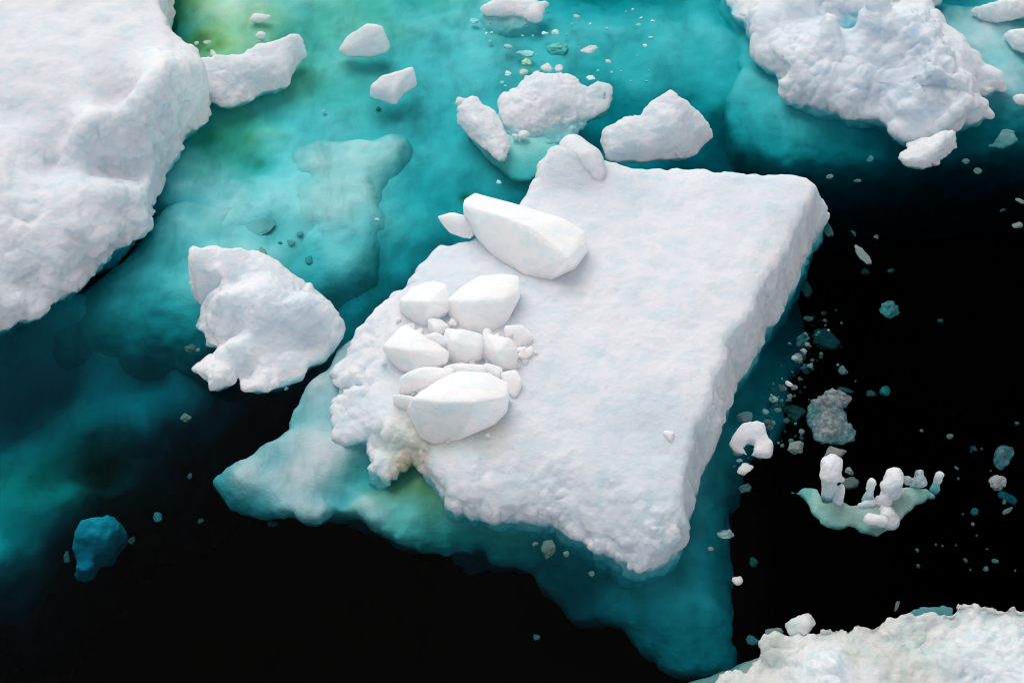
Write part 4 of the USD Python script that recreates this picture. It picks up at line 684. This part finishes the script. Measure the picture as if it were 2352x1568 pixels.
# in the dark water on the right
S = "SUNK"
for i, (u, v, w, h, z, mt, ti, lb) in enumerate([
    (1920, 1043, 46, 44, -.05, SUNK, (.85, .82, .8), "round grey ball of ice below the large glassy chunk"), (1829, 1028, 42, 30, -.06, SUNK, (.7, .68, .64), "grey lump between the ring shaped chunk and the grey ball"), (1952, 1082, 20, 17, -.05, SUNK, (.7, .7, .7), "small pale bit just below the grey ball"),
    (1949, 1113, 50, 32, -.10, SUNK, (.45, .45, .45), "dim angular chunk beside the horned floe's tall horn"), (1710, 1077, 42, 24, .01, ICE, None, "white bow shaped bit below the ring shaped chunk"), (1709, 1120, 32, 20, -.18, SUNK, (.5, .5, .5), "dim sunken bit below the white bow shaped bit"),
    (1710, 960, 40, 30, -.16, SUNK, None, "dim round bit above the ring shaped chunk"), (1759, 945, 16, 15, -.10, SUNK, None, "small pale ball upper right of the ring shaped chunk"), (1841, 992, 14, 14, -.08, SUNK, (.7, .7, .7), "speck left of the large glassy chunk"), (1824, 950, 54, 42, -.42, SUNK, (.5, .5, .5), "large faint chunk deep left of the glassy chunk"),
    (1939, 895, 44, 14, -.38, SUNK, (.6, .6, .6), "long faint bit above the glassy chunk"), (1937, 850, 26, 22, -.16, SUNK, (.6, .6, .6), "square pale bit above the glassy chunk"), (1983, 586, 26, 60, -.04, SUNK, (.75, .72, .72), "long slanting chunk in the black water right of the slab"),
    (2046, 711, 54, 44, -.12, CLEAR, (1.2, 1.25, 1.25), "speckled sunken chunk in the middle of the black water"), (2342, 462, 26, 14, -.04, SUNK, (.6, .6, .6), "pale bit at the right edge, upper of two"), (2337, 517, 32, 18, -.03, SUNK, (.65, .65, .65), "pale bit at the right edge, lower of two"), (2303, 484, 20, 8, -.3, SUNK, (.5, .5, .5), "faint sliver left of the two bits at the right edge"),
    (2012, 544, 12, 12, -.15, SUNK, (.5, .5, .5), "dim speck right of the long slanting chunk"), (1960, 535, 12, 22, -.35, SUNK, (.6, .6, .6), "faint speck above the long slanting chunk"), (1990, 624, 26, 16, -.45, SUNK, (.6, .6, .6), "faint bit below the long slanting chunk"), (2047, 622, 20, 12, -.4, SUNK, (.6, .6, .6), "faint bit lower right of the long slanting chunk"),
    (2160, 736, 16, 14, -.4, SUNK, (.6, .6, .6), "lone faint bit right of the speckled sunken chunk"), (1856, 731, 26, 16, -.25, SUNK, (.6, .6, .6), "flat dim bit beside the slab's right edge, uppermost of the slush"), (1895, 736, 11, 9, -.2, SUNK, (.6, .6, .6), "tiny dim bit right of the uppermost slush bit"), (1899, 779, 72, 48, -.55, SUNK, (.6, .55, .55), "broad faint sunken slab in the slush"),
    (1845, 778, 30, 26, -.12, CLEAR, (1.1, 1.2, 1.2), "round glassy bit in the upper slush"), (1832, 823, 28, 24, -.09, SUNK, (.75, .75, .75), "bright bean shaped bit in the slush"), (1846, 842, 16, 18, -.12, CLEAR, (1.2, 1.2, 1.2), "glassy ring like bit below the bean shaped bit"), (1812, 881, 20, 10, .0, ICE, None, "bright white flake in the slush"),
    (1824, 889, 18, 14, -.05, SUNK, (.7, .7, .7), "pale flake touching the bright white one in the slush"), (2000, 905, 24, 18, -.3, SUNK, (.45, .5, .5), "dim bit right of the glassy chunk, nearer one"), (2033, 898, 28, 24, -.18, CLEAR, (.9, .9, .95), "dim glassy bit right of the glassy chunk, farther one"), (1668, 1225, 40, 24, -.03, CLEAR, (1.5, 1.5, 1.5), "glassy bit beside the slab's lower right wall"),
    (1633, 1259, 13, 12, -.03, SUNK, (.8, .75, .7), "small pale dot on the teal ice by the slab's lower right corner"), (1694, 1333, 24, 19, .0, ICE, (.95, .92, .88), "cream pebble of ice in black water below the slab's right corner"), (1731, 1291, 20, 24, -.4, SUNK, (.6, .6, .6), "faint bit above the cream pebble"), (1838, 1437, 64, 52, .02, ICE, (.92, .95, .94), "white faceted chunk just behind the lower right floe"),
    (1782, 1457, 46, 28, -.12, SUNK, (.7, .7, .68), "grey half sunken lump left of the white faceted chunk"), (1729, 1470, 36, 20, -.32, SUNK, (.7, .7, .7), "faint chunk left of the grey half sunken lump"), (2060, 1389, 10, 28, -.06, SUNK, (.45, .45, .45), "thin upright sliver behind the lower right floe"), (2306, 1050, 46, 60, -.08, CLEAR, (.7, .75, .8), "large dim glassy chunk by the right edge"),
    (2291, 1107, 40, 34, -.03, SUNK, (.75, .73, .75), "pale peaked chunk below the dim glassy one by the right edge"), (2313, 1143, 46, 26, -.2, CLEAR, (.6, .6, .65), "faint glassy plate below the pale peaked chunk"), (2315, 1172, 32, 11, -.1, SUNK, (.65, .65, .65), "flat sliver near the right edge below the faint plate"), (2237, 1174, 20, 16, -.2, CLEAR, (.9, .9, .9), "small dim bit right of the horned floe"), (2236, 1030, 14, 14, -.2, CLEAR, (.8, .8, .8), "dim speck above the horned floe's right end"),
    (427, 958, 28, 22, -.12, SUNK, (.6, .6, .55), "grey bit in the dark water below the rounded floe"), (363, 1188, 22, 22, -.15, CLEAR, (1, 1, 1), "small glassy bit in the dark water left of the slab's foot"), (154, 1279, 14, 26, -.3, SUNK, (.5, .5, .5), "dim speck left of the bright blue sunken chunk"), (437, 1093, 12, 14, -.3, SUNK, (.6, .6, .6), "faint speck above the slab's foot tip"), (302, 1241, 16, 18, -.4, SUNK, (.5, .5, .5), "faint speck right of the bright blue sunken chunk"),
    (461, 1197, 14, 12, -.4, SUNK, (.5, .5, .5), "faint speck below the tip of the slab's foot"), (627, 1202, 26, 16, -.3, CLEAR, (.6, .6, .6), "faint bit under the rim of the slab's foot"), (1232, 1462, 16, 12, -.15, CLEAR, (.9, .9, .9), "lone dim chip in the black water at the bottom"), (437, 800, 28, 22, -.2, SUNK, (.6, .6, .55), "dim grey bit at the left side of the rounded floe"), (455, 803, 12, 10, -.06, SUNK, (.7, .7, .7), "speck beside the dim grey bit left of the rounded floe"),
    (658, 893, 10, 9, -.04, SUNK, (.7, .7, .7), "speck under the near rim of the rounded floe"), (2000, 365, 26, 14, -.2, SUNK, None, "faint flake left of the crusty chunk"), (2218, 370, 22, 16, -.1, SUNK, (.7, .7, .7), "grey bit right of the crusty chunk, upper of two"), (2245, 393, 22, 18, -.12, SUNK, (.7, .7, .7), "grey bit right of the crusty chunk, lower of two"), (1905, 405, 20, 12, -.05, SUNK, (.8, .8, .8), "pale flake by the slab's far right corner"),
    (1970, 415, 22, 10, -.12, SUNK, (.7, .7, .7), "second pale flake right of the slab's far right corner"), (1902, 525, 26, 50, -.22, SUNK, (.8, .8, .8), "teal sliver hugging the slab's right corner"), (1850, 665, 34, 44, -.45, SUNK, (.7, .7, .7), "dark teal patch of ice under the slab's right wall"), (1258, 1262, 34, 40, -.12, SUNK, (.6, .6, .55), "grey lump on the sunken foot below the slab's near edge"), (1300, 1272, 14, 12, -.1, SUNK, (.7, .7, .65), "small pale bit beside the grey lump on the sunken foot"),
    (1229, 1250, 12, 12, -.12, SUNK, (.7, .7, .65), "tiny pale bit left of the grey lump on the sunken foot"), (1358, 1318, 14, 14, -.15, SUNK, (.7, .65, .6), "tiny bit on the sunken foot nearest the slab's bottom corner")]):
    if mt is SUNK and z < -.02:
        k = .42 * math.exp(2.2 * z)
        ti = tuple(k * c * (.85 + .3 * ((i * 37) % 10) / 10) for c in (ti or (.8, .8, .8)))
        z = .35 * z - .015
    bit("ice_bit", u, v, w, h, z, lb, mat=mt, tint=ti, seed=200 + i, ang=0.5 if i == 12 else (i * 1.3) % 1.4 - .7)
# slush: bits along the slab's right wall, and on the turquoise shelf
r = np.random.default_rng(77)
ns = 0
while ns < 130:
    tt = r.random(); u0 = 1850 - 175 * tt; v0 = 740 + 330 * tt
    off = abs(r.normal()) * 55 + 4
    u, v = u0 + off + r.normal() * 8, v0 + r.normal() * 25
    if u < u0 + 8 or u > 2010: continue
    sz = 4 + 12 * r.random() ** 2.5
    z = -.03 - .1 * r.random()
    k = .10 + .4 * r.random() ** 2
    bit("slush_bit", u, v, sz * (1 + .6 * r.random()), sz, z, "tiny sunken ice bit in the slush along the slab's right wall", group="slush along the slab's right wall", mat=CLEAR if r.random() < .4 else SUNK, tint=(k, k, k), seed=400 + ns, sub=2, ang=r.random() * 3)
    ns += 1
for i in range(46):
    u, v = r.uniform(1090, 1500), r.uniform(20, 215)
    sz = 4 + 7 * r.random() ** 2
    bit("slush_bit", u, v, sz * 1.5, sz, -.03 - .08 * r.random(), "tiny pale ice speck drifting in the turquoise water behind the slab", group="specks in the turquoise water", mat=SUNK, tint=(1, .97, .92), seed=600 + i, sub=2, ang=r.random() * 3)
for i in range(34):
    u, v = r.uniform(2080, 2345), r.uniform(960, 1330)
    if 1050 < v < 1240 and u < 2180: continue
    sz = 4 + 9 * r.random() ** 2
    bit("slush_bit", u, v, sz * 1.5, sz, -.04 - .1 * r.random(), "tiny faint ice speck in the black water around the horned floe", group="specks in the black water", mat=SUNK, tint=(.16, .17, .18), seed=700 + i, sub=2, ang=r.random() * 3)

RO = [(1680, 1004), (1699, 982, .03), (1718, 977, .05), (1735, 972, .06), (1754, 982, .05), (1763, 1006, .02), (1779, 1025), (1766, 1049), (1735, 1052), (1706, 1047), (1677, 1032)]
chunk("ice_chunk", RO, .14, .1, "white ring shaped chunk with a hole beside the slab's right wall", seed=80, holes=[[(1708, 1030, 0), (1716, 1018, 0), (1732, 1022, 0), (1731, 1038, 0), (1718, 1044, 0)]], flare=-.8, rnd=.025, ctrl=[(1690, 1003, .05), (1735, 985, .1), (1756, 1000, .09), (1765, 1030, .06), (1740, 1042, .04), (1700, 1040, -.01), (1685, 1022, .02), (1715, 995, .08)], edge=(.02, 9), bottom=-.06)
chunk("ice_chunk", [(u, v, -.03) for u, v in [(1853, 920), (1894, 905), (1925, 904), (1957, 922), (1943, 940), (1961, 972), (1982, 1002), (1930, 1024), (1862, 1009), (1858, 982)]], 0, .1, "large glassy grey chunk in the black water right of the slab", mat=CLEAR, seed=81, tint=(1.2, 1.15, 1.15), flare=-.6, edge=(.03, 9), vol=(.03, 8), disp=(("puff", .04, .1, 0), ("fbm", .02, .05, 0)),
      ctrl=[(1860, 925, -.05), (1915, 915, .03), (1940, 925, .0), (1915, 945, -.03), (1915, 965, .03), (1940, 985, -.02), (1970, 1000, -.04), (1900, 1005, -.01), (1870, 990, -.03), (1880, 950, -.04), (1930, 1015, -.03)])

# the horned floe
hf = thing("horned_floe", P(1990, 1160, 0), "horned floe of white posts on a greenish sunken base in black water", "ice floe")
HBC = None
HB = [(1800, 1133, -.2), (1810, 1113, -.2), (1850, 1111, -.18), (1877, 1125, -.12), (1888, 1143, -.1), (1931, 1148, -.1), (1955, 1154, -.1), (1973, 1147, -.06), (2010, 1142, -.06), (2048, 1125, -.08), (2068, 1118, -.1), (2129, 1114, -.12), (2174, 1142, -.2), (2147, 1150, -.14), (2102, 1166, -.12), (2084, 1184, -.1), (2057, 1214, -.08), (2021, 1238, -.1), (1985, 1224, -.1), (1958, 1213, -.12), (1913, 1206, -.1), (1872, 1199, -.12), (1858, 1163, -.12), (1840, 1145, -.2)]
part(hf, "sunken_base", floe([(u, v, z * .5) for u, v, z in HB], [(u, v, z * .6) for u, v, z in [(1810, 1122, -.2), (1845, 1122, -.17), (1870, 1145, -.09), (1900, 1155, -.06), (1920, 1170, -.055), (1880, 1180, -.09), (1950, 1170, -.06), (1930, 1195, -.09), (1985, 1160, -.03), (2000, 1185, -.05), (1980, 1210, -.08), (2020, 1225, -.04), (2045, 1205, -.02), (2070, 1160, -.05), (2060, 1135, -.06), (2120, 1130, -.07), (2150, 1140, -.13), (2170, 1143, -.22), (2100, 1150, -.07)]],
     bottom=-.2, vox=.011, edge=(.05, 9), top=(.012, 7), vol=(.015, 8), flare=-.9, rnd=.06, disp=[("fbm", .012, .06, 0)], seed=83), SUNK, (.60, .56, .50))
def cap(u0, v0, z0, z1, r0, r1, du=0.0, dv=0.0):
    a = P(u0, v0, z0); b = P(u0, v0, z0); b = b + np.array([du, dv, z1 - z0]); return (a, b, r0, r1)
def horn(caps, seed, mat=SNOW, tint=None, k=.03):
    v, q = blob_union(caps, k=k, vox=.0075, bump=(.018, 8), seed=seed)
    v = v + normals(v, q) * (.016 * (puffs(v, .07, seed) - .5))[:, None]
    part(hf, "horn", (v, q), mat, tint)
horn([cap(1903, 1142, -.1, .30, .05, .075, -.03, .0), (P(1903, 1142, 0) + [-.03, 0, .30], P(1903, 1142, 0) + [-.045, .02, .36], .075, .035), (P(1903, 1142, 0) + [-.02, 0, .26], P(1903, 1142, 0) + [.065, -.01, .24], .05, .02)], 91)
horn([cap(1922, 1163, -.1, .15, .04, .022, .008)], 92)
horn([cap(1993, 1150, -.1, .15, .042, .02, -.004), (P(1978, 1160, -.03), P(2012, 1152, -.01), .03, .03)], 93)
horn([cap(2040, 1150, -.12, .2, .072, .07, .0), (P(2040, 1150, 0) + [-.04, 0, .18], P(2040, 1150, 0) + [.04, .02, .22], .05, .05), (P(2018, 1152, -.03), P(2035, 1150, .02), .04, .04)], 94, SNOW, (.97, .95, .94))
horn([cap(2100, 1128, -.12, .1, .035, .03), (P(2100, 1128, 0) + [-.05, 0, .12], P(2100, 1128, 0) + [.04, 0, .11], .03, .035), (P(2100, 1128, 0) + [-.05, 0, .12], P(2100, 1128, 0) + [-.13, .02, .13], .02, .018)], 95, CLEAR, (2.4, 2.4, 2.4))
horn([cap(2146, 1128, -.15, .05, .03, .036)], 96, ICE)
horn([(P(1998, 1192, .05), P(2026, 1196, .05), .045, .04)], 97, SNOW, None, .02)
horn([(P(2040, 1195, -.03), P(2036, 1180, .03), .075, .05), (P(2030, 1168, .0), P(2040, 1170, .0), .03, .03)], 98)
